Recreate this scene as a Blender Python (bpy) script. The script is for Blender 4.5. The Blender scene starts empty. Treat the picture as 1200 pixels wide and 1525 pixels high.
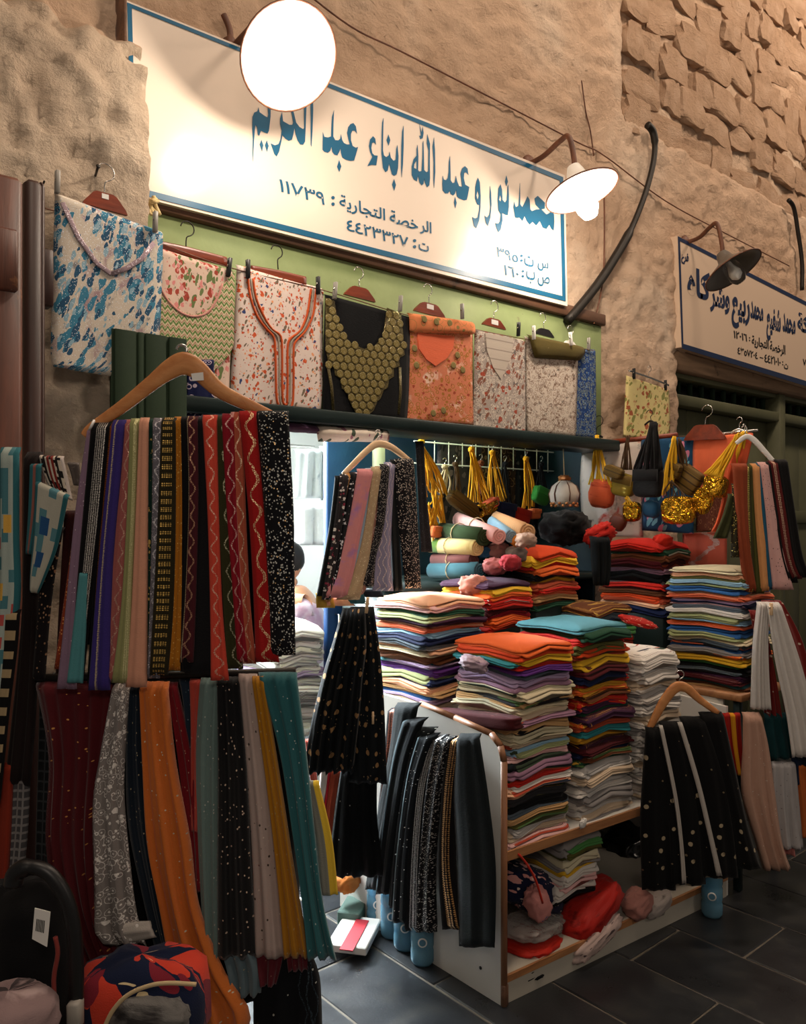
import bpy, bmesh, math, random
from mathutils import Vector, noise as mn
random.seed(7)
SC = bpy.context.scene
COL = SC.collection

# ------------------------------------------------------------------ camera
YAW = math.radians(49.5)                      # angle between the view axis and the shop front
AX = Vector((math.cos(YAW), math.sin(YAW), 0))
RT = Vector((math.sin(YAW), -math.cos(YAW), 0))
CAM = Vector((0, -2.75, 1.6))
FPX, HY = 1200.0, 770.0                       # focal length and horizon row of the photograph
cd = bpy.data.cameras.new('camera'); co = bpy.data.objects.new('camera', cd); COL.objects.link(co)
cd.sensor_fit = 'HORIZONTAL'; cd.sensor_width = 36; cd.lens = 36.0 * FPX / 1200
cd.shift_y = 7.5 / 1200; cd.clip_start = 0.05
co.location = CAM; co.rotation_euler = (math.pi/2, 0, YAW - math.pi/2)
SC.camera = co

# ------------------------------------------------------------------ world, light, exposure
w = bpy.data.worlds.new('world'); SC.world = w; w.use_nodes = True
w.node_tree.nodes['Background'].inputs[0].default_value = (1.0, 0.86, 0.74, 1)
w.node_tree.nodes['Background'].inputs[1].default_value = 0.11
SC.view_settings.view_transform = 'Standard'; SC.view_settings.look = 'None'
SC.view_settings.gamma = 1; SC.view_settings.use_curve_mapping = False
SC.view_settings.exposure = 0.0
def light(name, kind, loc, energy, color, size=.1, target=None):
    l = bpy.data.lights.new(name, kind); l.energy = energy; l.color = color
    if kind == 'AREA': l.shape = 'SQUARE'; l.size = size
    else: l.shadow_soft_size = size
    o = bpy.data.objects.new(name, l); COL.objects.link(o); o.location = loc
    if target is not None:
        o.rotation_euler = (Vector(target) - Vector(loc)).to_track_quat('-Z', 'Y').to_euler()
    return o
# added, unseen point lights that brighten the wall and fill the goods
light('lane_fill', 'POINT', (0.4, -1.8, 5.5), 140, (1, .80, .62), .3)
light('lane_fill', 'POINT', (3.4, -1.8, 5.9), 230, (1, .79, .61), .3)
light('lane_fill', 'POINT', (6.6, -1.7, 5.9), 250, (1, .78, .60), .3)
light('lane_fill', 'POINT', (3.0, -4.6, 2.9), 40, (1, .82, .66), .25)
light('lane_fill', 'POINT', (-0.4, -3.6, 2.7), 46, (1, .84, .70), .25)
# unseen area lights stand in for the daylight in the passage behind the stall
light('passage_light', 'AREA', (1.75, 2.5, 2.8), 1050, (.86, .95, 1), 1.2, (1.65, .2, 0))
light('passage_light', 'AREA', (1.45, .75, 2.7), 75, (.84, .94, 1), .7, (1.5, -.55, 0))  # added second light, brightens the floor before the doorway

# ------------------------------------------------------------------ helpers: points
def ray(px, py): return AX + RT * ((px-600)/FPX) + Vector((0, 0, (HY-py)/FPX))
def atd(px, py, d): return CAM + ray(px, py) * d
def aty(px, py, y): r = ray(px, py); return CAM + r * ((y-CAM.y)/r.y)
def atx(px, py, x): r = ray(px, py); return CAM + r * ((x-CAM.x)/r.x)
def atz(px, py, z): r = ray(px, py); return CAM + r * ((z-CAM.z)/r.z)
def at(pl, px, py): return {'d': atd, 'y': aty, 'x': atx, 'z': atz}[pl[0]](px, py, pl[1])
NRM = {'d': -AX, 'y': Vector((0, -1, 0)), 'x': Vector((-1, 0, 0))}

# ------------------------------------------------------------------ helpers: objects
LABELS = {}
def tag(o, label=None, cat=None, group=None, kind=None):
    if label:
        if label in LABELS and not (group and LABELS[label] == group): print('DUPLICATE LABEL', label)
        LABELS[label] = group
        o['label'] = label
    if cat: o['category'] = cat
    if group: o['group'] = group
    if kind: o['kind'] = kind
    return o
def empty(name, loc, label=None, cat=None, group=None, kind=None):
    o = bpy.data.objects.new(name, None); COL.objects.link(o); o.location = loc; o.empty_display_size = .05
    return tag(o, label, cat, group, kind)
def mk(name, geo, mat, parent=None, smooth=True, label=None, cat=None, group=None, kind=None):
    vs, fs = geo[0], geo[1]; uv = geo[2] if len(geo) > 2 else None
    if parent is not None: org = Vector(parent.matrix_basis.translation) if parent.parent is None else Vector(parent.matrix_basis.translation) + Vector(parent.parent.matrix_basis.translation)
    else:
        xs = [v[0] for v in vs]; ys = [v[1] for v in vs]; zs = [v[2] for v in vs]
        org = Vector(((min(xs)+max(xs))/2, (min(ys)+max(ys))/2, min(zs)))
    me = bpy.data.meshes.new(name)
    me.from_pydata([tuple(Vector(v)-org) for v in vs], [], fs)
    if uv:
        ul = me.uv_layers.new(name='UVMap'); d = ul.data
        for l in me.loops: d[l.index].uv = uv[l.vertex_index]
    if smooth: me.polygons.foreach_set('use_smooth', [True]*len(me.polygons))
    if mat: me.materials.append(mat)
    me.update()
    o = bpy.data.objects.new(name, me); COL.objects.link(o)
    if parent is not None: o.parent = parent
    else: o.location = org
    return tag(o, label, cat, group, kind)
def join(*gs):
    V, F, U = [], [], []
    for g in gs:
        b = len(V); V += list(g[0]); F += [tuple(i+b for i in f) for f in g[1]]
        U += list(g[2]) if len(g) > 2 and g[2] else [(0, 0)]*len(g[0])
    return V, F, U
def dupe(o, loc=None, rot=None, scale=None, parent=None, label=None, color=None, mat=None):
    c = o.copy(); COL.objects.link(c)
    if loc is not None: c.location = loc
    if rot is not None: c.rotation_euler = rot
    if scale is not None: c.scale = scale
    if parent is not None: c.parent = parent
    if label: c['label'] = label
    return c

# ------------------------------------------------------------------ helpers: geometry
def box(c, s, ax=None, bev=0.0):
    """box centred at c with sizes s along axes ax, edges chamfered by bev"""
    c = Vector(c); ax = ax or (Vector((1,0,0)), Vector((0,1,0)), Vector((0,0,1)))
    bm = bmesh.new(); bmesh.ops.create_cube(bm, size=1)
    for v in bm.verts: v.co = Vector((v.co.x*s[0], v.co.y*s[1], v.co.z*s[2]))
    if bev: bmesh.ops.bevel(bm, geom=list(bm.edges), offset=bev, segments=1, affect='EDGES')
    bm.verts.index_update()
    V = [c + ax[0]*v.co.x + ax[1]*v.co.y + ax[2]*v.co.z for v in bm.verts]
    F = [tuple(v.index for v in f.verts) for f in bm.faces]; bm.free()
    return V, F
def bb(x0, x1, y0, y1, z0, z1, bev=0.0): return box(((x0+x1)/2, (y0+y1)/2, (z0+z1)/2), (x1-x0, y1-y0, z1-z0), None, bev)
def smooth_path(pts, n=6):
    pts = [Vector(p) for p in pts]; out = []
    for i in range(len(pts)-1):
        p0 = pts[max(i-1, 0)]; p1 = pts[i]; p2 = pts[i+1]; p3 = pts[min(i+2, len(pts)-1)]
        for k in range(n):
            t = k/n
            out.append(.5*((2*p1)+(-p0+p2)*t+(2*p0-5*p1+4*p2-p3)*t*t+(-p0+3*p1-3*p2+p3)*t**3))
    out.append(pts[-1]); return out
def tube(pts, r, n=8):
    pts = [Vector(p) for p in pts]; V, F = [], []
    m = len(pts); rr = r if isinstance(r, (list, tuple)) else [r]*m
    t0 = (pts[1]-pts[0]).normalized(); up = Vector((0, 0, 1)) if abs(t0.z) < .9 else Vector((1, 0, 0))
    a = t0.cross(up).normalized()
    for i, p in enumerate(pts):
        t = (pts[min(i+1, m-1)]-pts[max(i-1, 0)]).normalized()
        a = (a - t*a.dot(t)).normalized(); b = t.cross(a)
        for k in range(n):
            q = 2*math.pi*k/n; V.append(p + (a*math.cos(q)+b*math.sin(q))*rr[i])
    for i in range(m-1):
        for k in range(n): F.append((i*n+k, i*n+(k+1) % n, (i+1)*n+(k+1) % n, (i+1)*n+k))
    F.append(tuple(range(n-1, -1, -1))); F.append(tuple((m-1)*n+k for k in range(n)))
    return V, F
def bar(pts, hw, hd, nd, n=12, ex=3.0):
    """sweep a rounded-rectangle section: half width hw (list) in the plane across nd, half depth hd along nd"""
    pts = [Vector(p) for p in pts]; V, F, U = [], [], []; m = len(pts); nd = Vector(nd).normalized()
    hw = hw if isinstance(hw, (list, tuple)) else [hw]*m; L = 0
    for i, p in enumerate(pts):
        t = (pts[min(i+1, m-1)]-pts[max(i-1, 0)]).normalized(); s = t.cross(nd).normalized()
        if i: L += (p-pts[i-1]).length
        for k in range(n):
            q = 2*math.pi*(k+.5)/n; c, sn = math.cos(q), math.sin(q)
            V.append(p + s*hw[i]*math.copysign(abs(c)**(2/ex), c) + nd*hd*math.copysign(abs(sn)**(2/ex), sn)); U.append((k/n, L))
    for i in range(m-1):
        for k in range(n): F.append((i*n+k, i*n+(k+1) % n, (i+1)*n+(k+1) % n, (i+1)*n+k))
    F.append(tuple(range(n-1, -1, -1))); F.append(tuple((m-1)*n+k for k in range(n)))
    return V, F, U
def lathe(prof, c, ax=(0, 0, 1), n=32, close=False):
    """prof: list of (radius, height along ax)"""
    ax = Vector(ax).normalized(); u = ax.orthogonal().normalized(); v = ax.cross(u); c = Vector(c); V, F = [], []
    for r, h in prof:
        for k in range(n):
            q = 2*math.pi*k/n; V.append(c + ax*h + (u*math.cos(q)+v*math.sin(q))*max(r, 1e-4))
    m = len(prof)
    for i in range(m-1):
        for k in range(n): F.append((i*n+k, i*n+(k+1) % n, (i+1)*n+(k+1) % n, (i+1)*n+k))
    return V, F
def interp(rows, t):
    i = 0
    while i < len(rows)-2 and t > rows[i+1][0]: i += 1
    p1, p2 = rows[i], rows[i+1]; p0 = rows[max(i-1, 0)]; p3 = rows[min(i+2, len(rows)-1)]
    s = (t-p1[0])/max(p2[0]-p1[0], 1e-6); out = []
    for k in (1, 2):
        a, b, c, d = p0[k], p1[k], p2[k], p3[k]
        out.append(.5*((2*b)+(c-a)*s+(2*a-5*b+4*c-d)*s*s+(3*b-a-3*c+d)*s**3) if len(rows) > 2 else b+(c-b)*s)
    return out
def drape(rows, n, th, pl=2.0, amp=.006, seed=0, nu=12, nv=22, topround=True, sway=.0):
    """hanging cloth: flattened closed tube between left and right edge points; rows = [(L, R), ...] from top to bottom"""
    rnd = random.Random(seed); n = Vector(n).normalized()
    d = [0.0]
    for i in range(1, len(rows)):
        d.append(d[-1] + (((rows[i][0]+rows[i][1])-(rows[i-1][0]+rows[i-1][1]))*.5).length)
    Ln = d[-1]; rw = [(d[i]/Ln, Vector(rows[i][0]), Vector(rows[i][1])) for i in range(len(rows))]
    p1, p2, p3, p4 = [rnd.uniform(0, 6.28) for _ in range(4)]
    V, F, U = [], [], []; per = 2*nu
    for j in range(nv+1):
        t = j/nv; tt = t if j not in (0, nv) else t
        L, R = interp(rw, tt); s = tt*Ln
        cap = 1.0; e = th*.6
        if topround and s < e: cap = math.sqrt(max(0.02, 1-(1-s/e)**2))
        if Ln-s < e: cap = min(cap, math.sqrt(max(0.02, 1-(1-(Ln-s)/e)**2)))
        def rip(u):
            g = amp*(.3+.7*t)
            return g*(math.sin(6.283*pl*u+p1+.7*math.sin(2.5*t+p2))+.5*math.sin(6.283*2.3*pl*u+p3+t)+.35*math.sin(4*t+p4+u*2))
        W = (R-L); sw = W.normalized()*sway*math.sin(3.5*t+p2)*t if sway else Vector((0, 0, 0))
        back = -n*(th*.5) if topround and s < e else Vector((0, 0, 0))
        back = back*(1-min(1, s/e)) if topround and s < e else back
        for k in range(per):
            u = k/nu if k <= nu else (per-k)/nu
            pf = math.sqrt(max(0, 1-abs(2*u-1)**4)); sg = 1 if k <= nu else -1
            V.append(L + W*u + sw + back + n*(sg*th*.5*pf*cap + rip(u))); U.append((u, s))
    for j in range(nv):
        for k in range(per): F.append((j*per+k, j*per+(k+1) % per, (j+1)*per+(k+1) % per, (j+1)*per+k))
    for j in (0, nv):
        for k in range(nu):
            a, b = j*per+k, j*per+k+1; c = j*per+(per-k-1) % per; dd = j*per+(per-k) % per
            q = [a, b, c, dd]; q = [x for i, x in enumerate(q) if x not in q[:i]]
            if len(q) > 2: F.append(tuple(q) if j else tuple(reversed(q)))
    return V, F, U
def hang(name, label, cat, pl, rows_px, mat, th=.012, off=0.0, plt=2.0, amp=.006, seed=None, group=None, parent=None, nv=22, nu=12, sway=0, topround=True):
    n = NRM[pl[0]]; rows = []
    for r in rows_px:
        if len(r) == 3: r = (r[0], r[2], r[1], r[2])
        rows.append((at(pl, r[0], r[1]) + n*off, at(pl, r[2], r[3]) + n*off))
    g = drape(rows, n, th, plt, amp, seed if seed is not None else len(COL.objects), nu, nv, topround, sway)
    return mk(name, g, mat, parent, label=label, cat=cat, group=group)
def plate(outlines, pl, off=0.0, ex=.001, n=None):
    """flat piece from pixel-plane outlines (holes by even-odd), laid on the plane pl and moved by off along its normal"""
    n = n or NRM[pl[0]]
    c0 = at(pl, *outlines[0][0]); e2 = Vector((0, 0, 1)); e1 = e2.cross(n).normalized(); e2 = n.cross(e1)
    cu = bpy.data.curves.new('tmp', 'CURVE'); cu.dimensions = '2D'; cu.fill_mode = 'BOTH'; cu.extrude = ex
    for ol in outlines:
        sp = cu.splines.new('POLY'); sp.points.add(len(ol)-1); sp.use_cyclic_u = True
        for i, (px, py) in enumerate(ol):
            q = at(pl, px, py)-c0; sp.points[i].co = (q.dot(e1), q.dot(e2), 0, 1)
    o = bpy.data.objects.new('tmp', cu); COL.objects.link(o)
    bpy.context.view_layer.update()
    me = bpy.data.meshes.new_from_object(o.evaluated_get(bpy.context.evaluated_depsgraph_get()))
    V = [c0 + e1*v.co.x + e2*v.co.y + n*(v.co.z+off) for v in me.vertices]; F = [tuple(p.vertices) for p in me.polygons]
    U = [(v.co.x, v.co.y) for v in me.vertices]
    bpy.data.objects.remove(o); bpy.data.curves.remove(cu); bpy.data.meshes.remove(me)
    return V, F, U
# Arabic presentation forms: isolated, final, initial, medial
AR = {'ا': (0xFE8D, 0xFE8E), 'ب': (0xFE8F, 0xFE90, 0xFE91, 0xFE92), 'ت': (0xFE95, 0xFE96, 0xFE97, 0xFE98), 'ة': (0xFE93, 0xFE94),
      'ج': (0xFE9D, 0xFE9E, 0xFE9F, 0xFEA0), 'ح': (0xFEA1, 0xFEA2, 0xFEA3, 0xFEA4), 'خ': (0xFEA5, 0xFEA6, 0xFEA7, 0xFEA8), 'د': (0xFEA9, 0xFEAA),
      'ر': (0xFEAD, 0xFEAE), 'س': (0xFEB1, 0xFEB2, 0xFEB3, 0xFEB4), 'ش': (0xFEB5, 0xFEB6, 0xFEB7, 0xFEB8), 'ص': (0xFEB9, 0xFEBA, 0xFEBB, 0xFEBC),
      'ع': (0xFEC9, 0xFECA, 0xFECB, 0xFECC), 'غ': (0xFECD, 0xFECE, 0xFECF, 0xFED0), 'ف': (0xFED1, 0xFED2, 0xFED3, 0xFED4), 'ك': (0xFED9, 0xFEDA, 0xFEDB, 0xFEDC),
      'ل': (0xFEDD, 0xFEDE, 0xFEDF, 0xFEE0), 'م': (0xFEE1, 0xFEE2, 0xFEE3, 0xFEE4), 'ن': (0xFEE5, 0xFEE6, 0xFEE7, 0xFEE8), 'ه': (0xFEE9, 0xFEEA, 0xFEEB, 0xFEEC),
      'و': (0xFEED, 0xFEEE), 'ي': (0xFEF1, 0xFEF2, 0xFEF3, 0xFEF4)}
def shape_ar(s):
    out = []
    for i, ch in enumerate(s):
        if ch not in AR: out.append(ch); continue
        f = AR[ch]; prev = i > 0 and s[i-1] in AR and len(AR[s[i-1]]) == 4; nxt = i+1 < len(s) and s[i+1] in AR and len(f) == 4
        k = (3 if nxt else 1) if prev else (2 if nxt else 0)
        out.append(chr(f[k]))
    r = ''.join(reversed(out))
    return ''.join(reversed(r)) if all('\u0660' <= c <= '\u0669' for c in s) else r
def text_geo(body, pl, xl, xr, ytop, ybot, off=0, ex=.0008, shape=True, bold=.0, slant=0):
    """lettering fitted into the box whose left edge spans ytop..ybot at pixel column xl and whose right edge lies at column xr"""
    cu = bpy.data.curves.new('tmp', 'FONT'); cu.body = shape_ar(body) if shape else body; cu.extrude = 0.001; cu.offset = bold; cu.resolution_u = 3
    o = bpy.data.objects.new('tmp', cu); COL.objects.link(o); bpy.context.view_layer.update()
    me = bpy.data.meshes.new_from_object(o.evaluated_get(bpy.context.evaluated_depsgraph_get()))
    xs = [v.co.x for v in me.vertices]; ys = [v.co.y for v in me.vertices]
    x0, x1, y0, y1 = min(xs), max(xs), min(ys), max(ys)
    n = NRM[pl[0]]; P0 = at(pl, xl, ybot); P1 = at(pl, xl, ytop); PR = at(pl, xr, ybot)
    e1 = Vector((0, 0, 1)).cross(n).normalized(); wid = (PR-P0).dot(e1); hgt = (P1-P0).z
    V = [P0 + e1*((v.co.x-x0)/(x1-x0)*wid + slant*(v.co.y-y0)/(y1-y0)*hgt) + Vector((0, 0, (v.co.y-y0)/(y1-y0)*hgt)) + n*(off + (ex if v.co.z > 0 else 0)) for v in me.vertices]
    F = [tuple(p.vertices) for p in me.polygons]
    bpy.data.objects.remove(o); bpy.data.curves.remove(cu); bpy.data.meshes.remove(me)
    return V, F
def blob(c, s, rot=None, seed=0, ex=3.0, nz=.12, fr=2.2, nu=34, nv=20):
    """soft lump: rounded box with creases"""
    from mathutils import Euler
    R = Euler(rot or (0, 0, 0)).to_matrix(); c = Vector(c); V, F, U = [], [], []; off = Vector((seed*3.7, seed*1.3, seed*.7))
    for j in range(nv+1):
        ph = math.pi*(j/nv-.5)
        for k in range(nu):
            q = 2*math.pi*k/nu
            def se(a): return math.copysign(abs(a)**(2/ex), a)
            p = Vector((se(math.cos(ph))*se(math.cos(q)), se(math.cos(ph))*se(math.sin(q)), se(math.sin(ph))))
            g = 1 + nz*(mn.noise(p*fr+off) + .6*mn.noise(p*fr*2.3+off)) - nz*.4*(1-min(1, abs(mn.noise(p*fr*1.3+off*2))*4)) - nz*.12*(1-min(1, abs(mn.noise(p*fr*3.0+off*3))*4))
            V.append(c + R @ Vector((p.x*g*s[0]/2, p.y*g*s[1]/2, p.z*g*s[2]/2))); U.append((q/6.283*(s[0]+s[1])*1.6, (ph/3.1416+.5)*(s[2]+max(s[0], s[1])*.5)))
    for j in range(nv):
        for k in range(nu): F.append((j*nu+k, j*nu+(k+1) % nu, (j+1)*nu+(k+1) % nu, (j+1)*nu+k))
    F.append(tuple(range(nu-1, -1, -1))); F.append(tuple(nv*nu+k for k in range(nu)))
    return V, F, U
def roll_geo(p0, p1, r, turns=3.2, sq=1.0):
    """rolled cloth: spiral sheet with a closed outer skin"""
    p0, p1 = Vector(p0), Vector(p1); a = (p1-p0).normalized(); u = a.cross(Vector((0, 0, 1))).normalized(); v = u.cross(a)
    N = int(turns*14); V, F, U = [], [], []; th = r/turns*.75
    ring = []
    for i in range(N+1):
        q = 6.283*turns*i/N; R1 = r*(.12+.88*i/N)
        for (R, e) in ((R1, 0), (R1-th, 0), (R1-th, 1), (R1, 1)):
            R = max(R, .001); base = p1 if e == 0 else p0
            V.append(base + (u*math.cos(q)+v*math.sin(q)*sq)*R); U.append((q*R, e*(p1-p0).length))
    for i in range(N):
        for k in range(4): F.append((i*4+k, i*4+(k+1) % 4, (i+1)*4+(k+1) % 4, (i+1)*4+k))
    F.append((3, 2, 1, 0)); F.append((N*4, N*4+1, N*4+2, N*4+3))
    return V, F, U
def strands(top, bots, r=.004, seed=0, sag=.02):
    """a hank of flat cords from one hook point to many lower points"""
    rnd = random.Random(seed); gs = []; top = Vector(top)
    for b in bots:
        b = Vector(b); t2 = top + Vector((rnd.uniform(-.012, .012), rnd.uniform(-.008, .008), rnd.uniform(-.015, .0)))
        m = t2.lerp(b, .5) + Vector((rnd.uniform(-sag, sag), rnd.uniform(-sag, sag)*.6, 0))
        gs.append(tube(smooth_path([t2, m, b], 4), r*rnd.uniform(.7, 1.2), 5))
    return join(*gs)
# ------------------------------------------------------------------ materials
def lin(h):
    if not isinstance(h, str): return tuple(h)[:3]
    h = h.lstrip('#'); o = []
    for i in (0, 2, 4):
        c = int(h[i:i+2], 16)/255; o.append(c/12.92 if c <= .04045 else ((c+.055)/1.055)**2.4)
    return tuple(o)
class G:
    def __init__(s, name):
        s.m = bpy.data.materials.new(name); s.m.use_nodes = True; s.t = s.m.node_tree
        s.b = s.t.nodes['Principled BSDF']; s.out = s.t.nodes['Material Output']
    def put(s, node, i, v):
        if v is None: return
        inp = node.inputs[i]
        if isinstance(v, bpy.types.NodeSocket): s.t.links.new(v, inp)
        elif isinstance(v, (tuple, list)) and inp.type == 'RGBA' and len(v) == 3: inp.default_value = (*v, 1)
        else: inp.default_value = v
    def node(s, typ, **kw):
        n = s.t.nodes.new(typ)
        for k, v in kw.items(): setattr(n, k, v)
        return n
    def ma(s, op, a, b=None, c=None, clamp=False):
        n = s.node('ShaderNodeMath', operation=op, use_clamp=clamp)
        s.put(n, 0, a); s.put(n, 1, b); s.put(n, 2, c); return n.outputs[0]
    def vm(s, op, a, b=None):
        n = s.node('ShaderNodeVectorMath', operation=op); s.put(n, 0, a)
        if op == 'SCALE': s.put(n, 3, b)
        else: s.put(n, 1, b)
        return n.outputs[0]
    def mix(s, f, a, b):
        n = s.node('ShaderNodeMix', data_type='RGBA'); s.put(n, 0, f); s.put(n, 6, a); s.put(n, 7, b); return n.outputs[2]
    def coord(s, which='Object'): return s.node('ShaderNodeTexCoord').outputs[which]
    def sep(s, v):
        n = s.node('ShaderNodeSeparateXYZ'); s.put(n, 0, v); return n.outputs
    def comb(s, x, y, z=0.0):
        n = s.node('ShaderNodeCombineXYZ'); s.put(n, 0, x); s.put(n, 1, y); s.put(n, 2, z); return n.outputs[0]
    def noise(s, v, sc, det=3, rough=.55, dist=0):
        n = s.node('ShaderNodeTexNoise'); s.put(n, 'Vector', v); s.put(n, 'Scale', sc); s.put(n, 'Detail', det); s.put(n, 'Roughness', rough); s.put(n, 'Distortion', dist); return n.outputs
    def vor(s, v, sc, feat='F1', rnd=1.0):
        n = s.node('ShaderNodeTexVoronoi', feature=feat); s.put(n, 'Vector', v); s.put(n, 'Scale', sc); s.put(n, 'Randomness', rnd); return n.outputs
    def ramp(s, f, stops, interp='LINEAR'):
        n = s.node('ShaderNodeValToRGB'); s.put(n, 0, f); r = n.color_ramp; r.interpolation = interp
        while len(r.elements) < len(stops): r.elements.new(.5)
        for e, (p, c) in zip(r.elements, stops): e.position = p; e.color = (*lin(c), 1) if not isinstance(c, float) else (c, c, c, 1)
        return n.outputs[0]
    def bump(s, h, st=.3, d=.01, nrm=None):
        n = s.node('ShaderNodeBump'); s.put(n, 'Height', h); s.put(n, 'Strength', st); s.put(n, 'Distance', d); s.put(n, 'Normal', nrm); return n.outputs[0]
    def lt(s, a, b): return s.ma('LESS_THAN', a, b)
    def gt(s, a, b): return s.ma('GREATER_THAN', a, b)
    def mul(s, a, b): return s.ma('MULTIPLY', a, b)
    def fin(s, col=None, rough=None, metal=None, nrm=None, **kw):
        s.put(s.b, 'Base Color', col); s.put(s.b, 'Roughness', rough); s.put(s.b, 'Metallic', metal); s.put(s.b, 'Normal', nrm)
        for k, v in kw.items(): s.put(s.b, k, v)
        return s.m
_M = {}
def flat(key, c, rough=.6, metal=0.0, **kw):
    if key not in _M:
        g = G(key); _M[key] = g.fin(lin(c), rough, metal, **kw)
    return _M[key]
def fab(key, base, deco=(), w=.06, rough=.85, alpha=1.0, objcol=False, bump=.25, sheen=.06, use='UV'):
    """cloth: base colour (or the object's own colour) with woven grain and printed, beaded or embroidered decoration.
    UV.x runs 0..1 across the piece (times w metres), UV.y runs down it in metres"""
    if key in _M: return _M[key]
    g = G(key)
    if use == 'UV':
        sp = g.sep(g.coord('UV')); u, v = sp[0], sp[1]; um = g.mul(u, w)
        P = g.comb(um, v, 0.0)
    else: P = g.coord('Object'); sp = g.sep(P); u, v = sp[0], sp[2]; um = u
    if objcol:
        oi = g.node('ShaderNodeObjectInfo'); col = oi.outputs['Color']; P = g.vm('ADD', P, g.comb(oi.outputs['Random'], g.mul(oi.outputs['Random'], 3.1)))
    else: col = lin(base)
    nz = g.noise(P, 35, 3)[0]
    col = g.mix(g.ma('MULTIPLY_ADD', nz, .5, 0.0), col, g.vm('SCALE', col if objcol else None, .72) if objcol else tuple(x*.7 for x in lin(base)))
    met, rgh, hgt = 0.0, rough, g.noise(P, 400, 2)[0]
    for d in deco:
        k = d[0]; c = lin(d[1]); shiny = False
        if k == 'glit':
            vo = g.vor(P, d[2]); rr = g.sep(vo[1])[0]; mk_ = g.mul(g.lt(vo[0], d[3]), g.lt(rr, d[4])); shiny = True
        elif k == 'dots':
            vo = g.vor(P, d[2], rnd=d[4] if len(d) > 4 else .2); mk_ = g.lt(vo[0], d[3])
        elif k == 'rings':
            vo = g.vor(P, d[2], rnd=d[3]); x = g.ma('SINE', g.mul(vo[0], d[4])); mk_ = g.mul(g.gt(x, .35), g.lt(vo[0], .5)); shiny = len(d) > 5
        elif k == 'band':
            vo = g.vor(P, d[4], rnd=.15); mk_ = g.mul(g.mul(g.gt(u, d[2]), g.lt(u, d[3])), g.lt(vo[0], d[5])); shiny = True
        elif k == 'bars':
            vo = g.vor(P, d[4], rnd=.1); fr = g.ma('FRACT', g.ma('DIVIDE', v, d[5]))
            mk_ = g.mul(g.mul(g.mul(g.gt(u, d[2]), g.lt(u, d[3])), g.lt(vo[0], .36)), g.lt(fr, .55)); shiny = True
        elif k == 'wave':
            wn_ = g.mul(g.ma('SUBTRACT', g.noise(g.comb(0.0, v, 0.0), 30, 2)[0], .5), d[3]*2.0)
            x = g.ma('ABSOLUTE', g.ma('SUBTRACT', g.ma('SUBTRACT', u, d[2]), g.ma('ADD', g.mul(g.ma('SINE', g.mul(v, d[4])), d[3]), wn_))); vo = g.vor(P, 330, rnd=.4); mk_ = g.mul(g.lt(x, d[5]*1.15), g.lt(vo[0], .48)); shiny = True
        elif k == 'stripe': mk_ = g.mul(g.gt(u, d[2]), g.lt(u, d[3]))
        elif k == 'hem': mk_ = g.gt(v, d[2])
        elif k == 'flor':
            q = g.vm('ADD', P, g.vm('SCALE', g.noise(P, d[2]*1.3, 2)[1], d[4]/d[2])); vo = g.vor(q, d[2]); rr = g.sep(vo[1])[1]
            mk_ = g.lt(vo[0], g.mul(rr, d[3]))
        elif k == 'leaf':
            s2 = g.sep(P); a = g.noise(P, d[2]*.5, 1)[0]
            q = g.comb(g.ma('ADD', s2[0], g.mul(s2[1], .6)), g.mul(g.ma('SUBTRACT', s2[1], s2[0]), .42)); q = g.vm('ADD', q, g.vm('SCALE', g.noise(P, d[2]*.8, 2)[1], d[4]/d[2]))
            vo = g.vor(q, d[2]); rr = g.sep(vo[1])[0]; mk_ = g.lt(vo[0], g.mul(rr, d[3]))
        elif k == 'blot': mk_ = g.ma('MULTIPLY_ADD', g.ma('SUBTRACT', g.noise(P, d[2], 4, .6, d[4] if len(d) > 4 else 0)[0], d[3]), 9.0, 0.0, True)
        elif k == 'plaid':
            a = g.lt(g.ma('FRACT', g.mul(um, d[2])), d[3]); b = g.lt(g.ma('FRACT', g.mul(v, d[2])), d[3]); mk_ = g.mul(g.ma('ADD', a, b, None, True), .8)
        elif k == 'check':
            a = g.ma('FLOOR', g.mul(um, d[2])); b = g.ma('FLOOR', g.mul(v, d[2])); wn = g.node('ShaderNodeTexWhiteNoise'); g.put(wn, 'Vector', g.comb(a, b)); mk_ = g.lt(wn.outputs[0], d[3])
        elif k == 'chev':
            z = g.ma('ABSOLUTE', g.ma('SUBTRACT', g.ma('FRACT', g.mul(um, d[2])), .5)); x = g.ma('FRACT', g.mul(g.ma('ADD', v, g.mul(z, d[4])), d[3])); mk_ = g.mul(g.lt(x, d[5]), g.gt(x, d[6]))
        elif k == 'seam':
            mk_ = g.lt(g.ma('ABSOLUTE', g.ma('SUBTRACT', g.ma('FRACT', g.mul(v, d[2])), .5)), d[3])
        elif k == 'box':       # region between u0,u1 and v0,v1
            mk_ = g.mul(g.mul(g.gt(u, d[2]), g.lt(u, d[3])), g.mul(g.gt(v, d[4]), g.lt(v, d[5])))
        elif k == 'edge':
            mk_ = g.gt(g.ma('ABSOLUTE', g.ma('SUBTRACT', u, .5)), d[2])
        col = g.mix(mk_, col, c)
        if shiny:
            met = g.ma('MAXIMUM', met, g.mul(mk_, .55)); rgh = g.ma('SUBTRACT', rgh, g.mul(mk_, .55), None, True) if not isinstance(rgh, float) else g.ma('SUBTRACT', rgh, g.mul(mk_, .55))
        hgt = g.ma('ADD', hgt, g.mul(mk_, .8))
    nrm = g.bump(hgt, bump, .004)
    g.fin(col, rgh, met if met != 0.0 else None, nrm, **{'Sheen Weight': sheen, 'Specular IOR Level': .14})
    if alpha < 1: g.put(g.b, 'Alpha', alpha)
    _M[key] = g.m; return g.m
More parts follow.
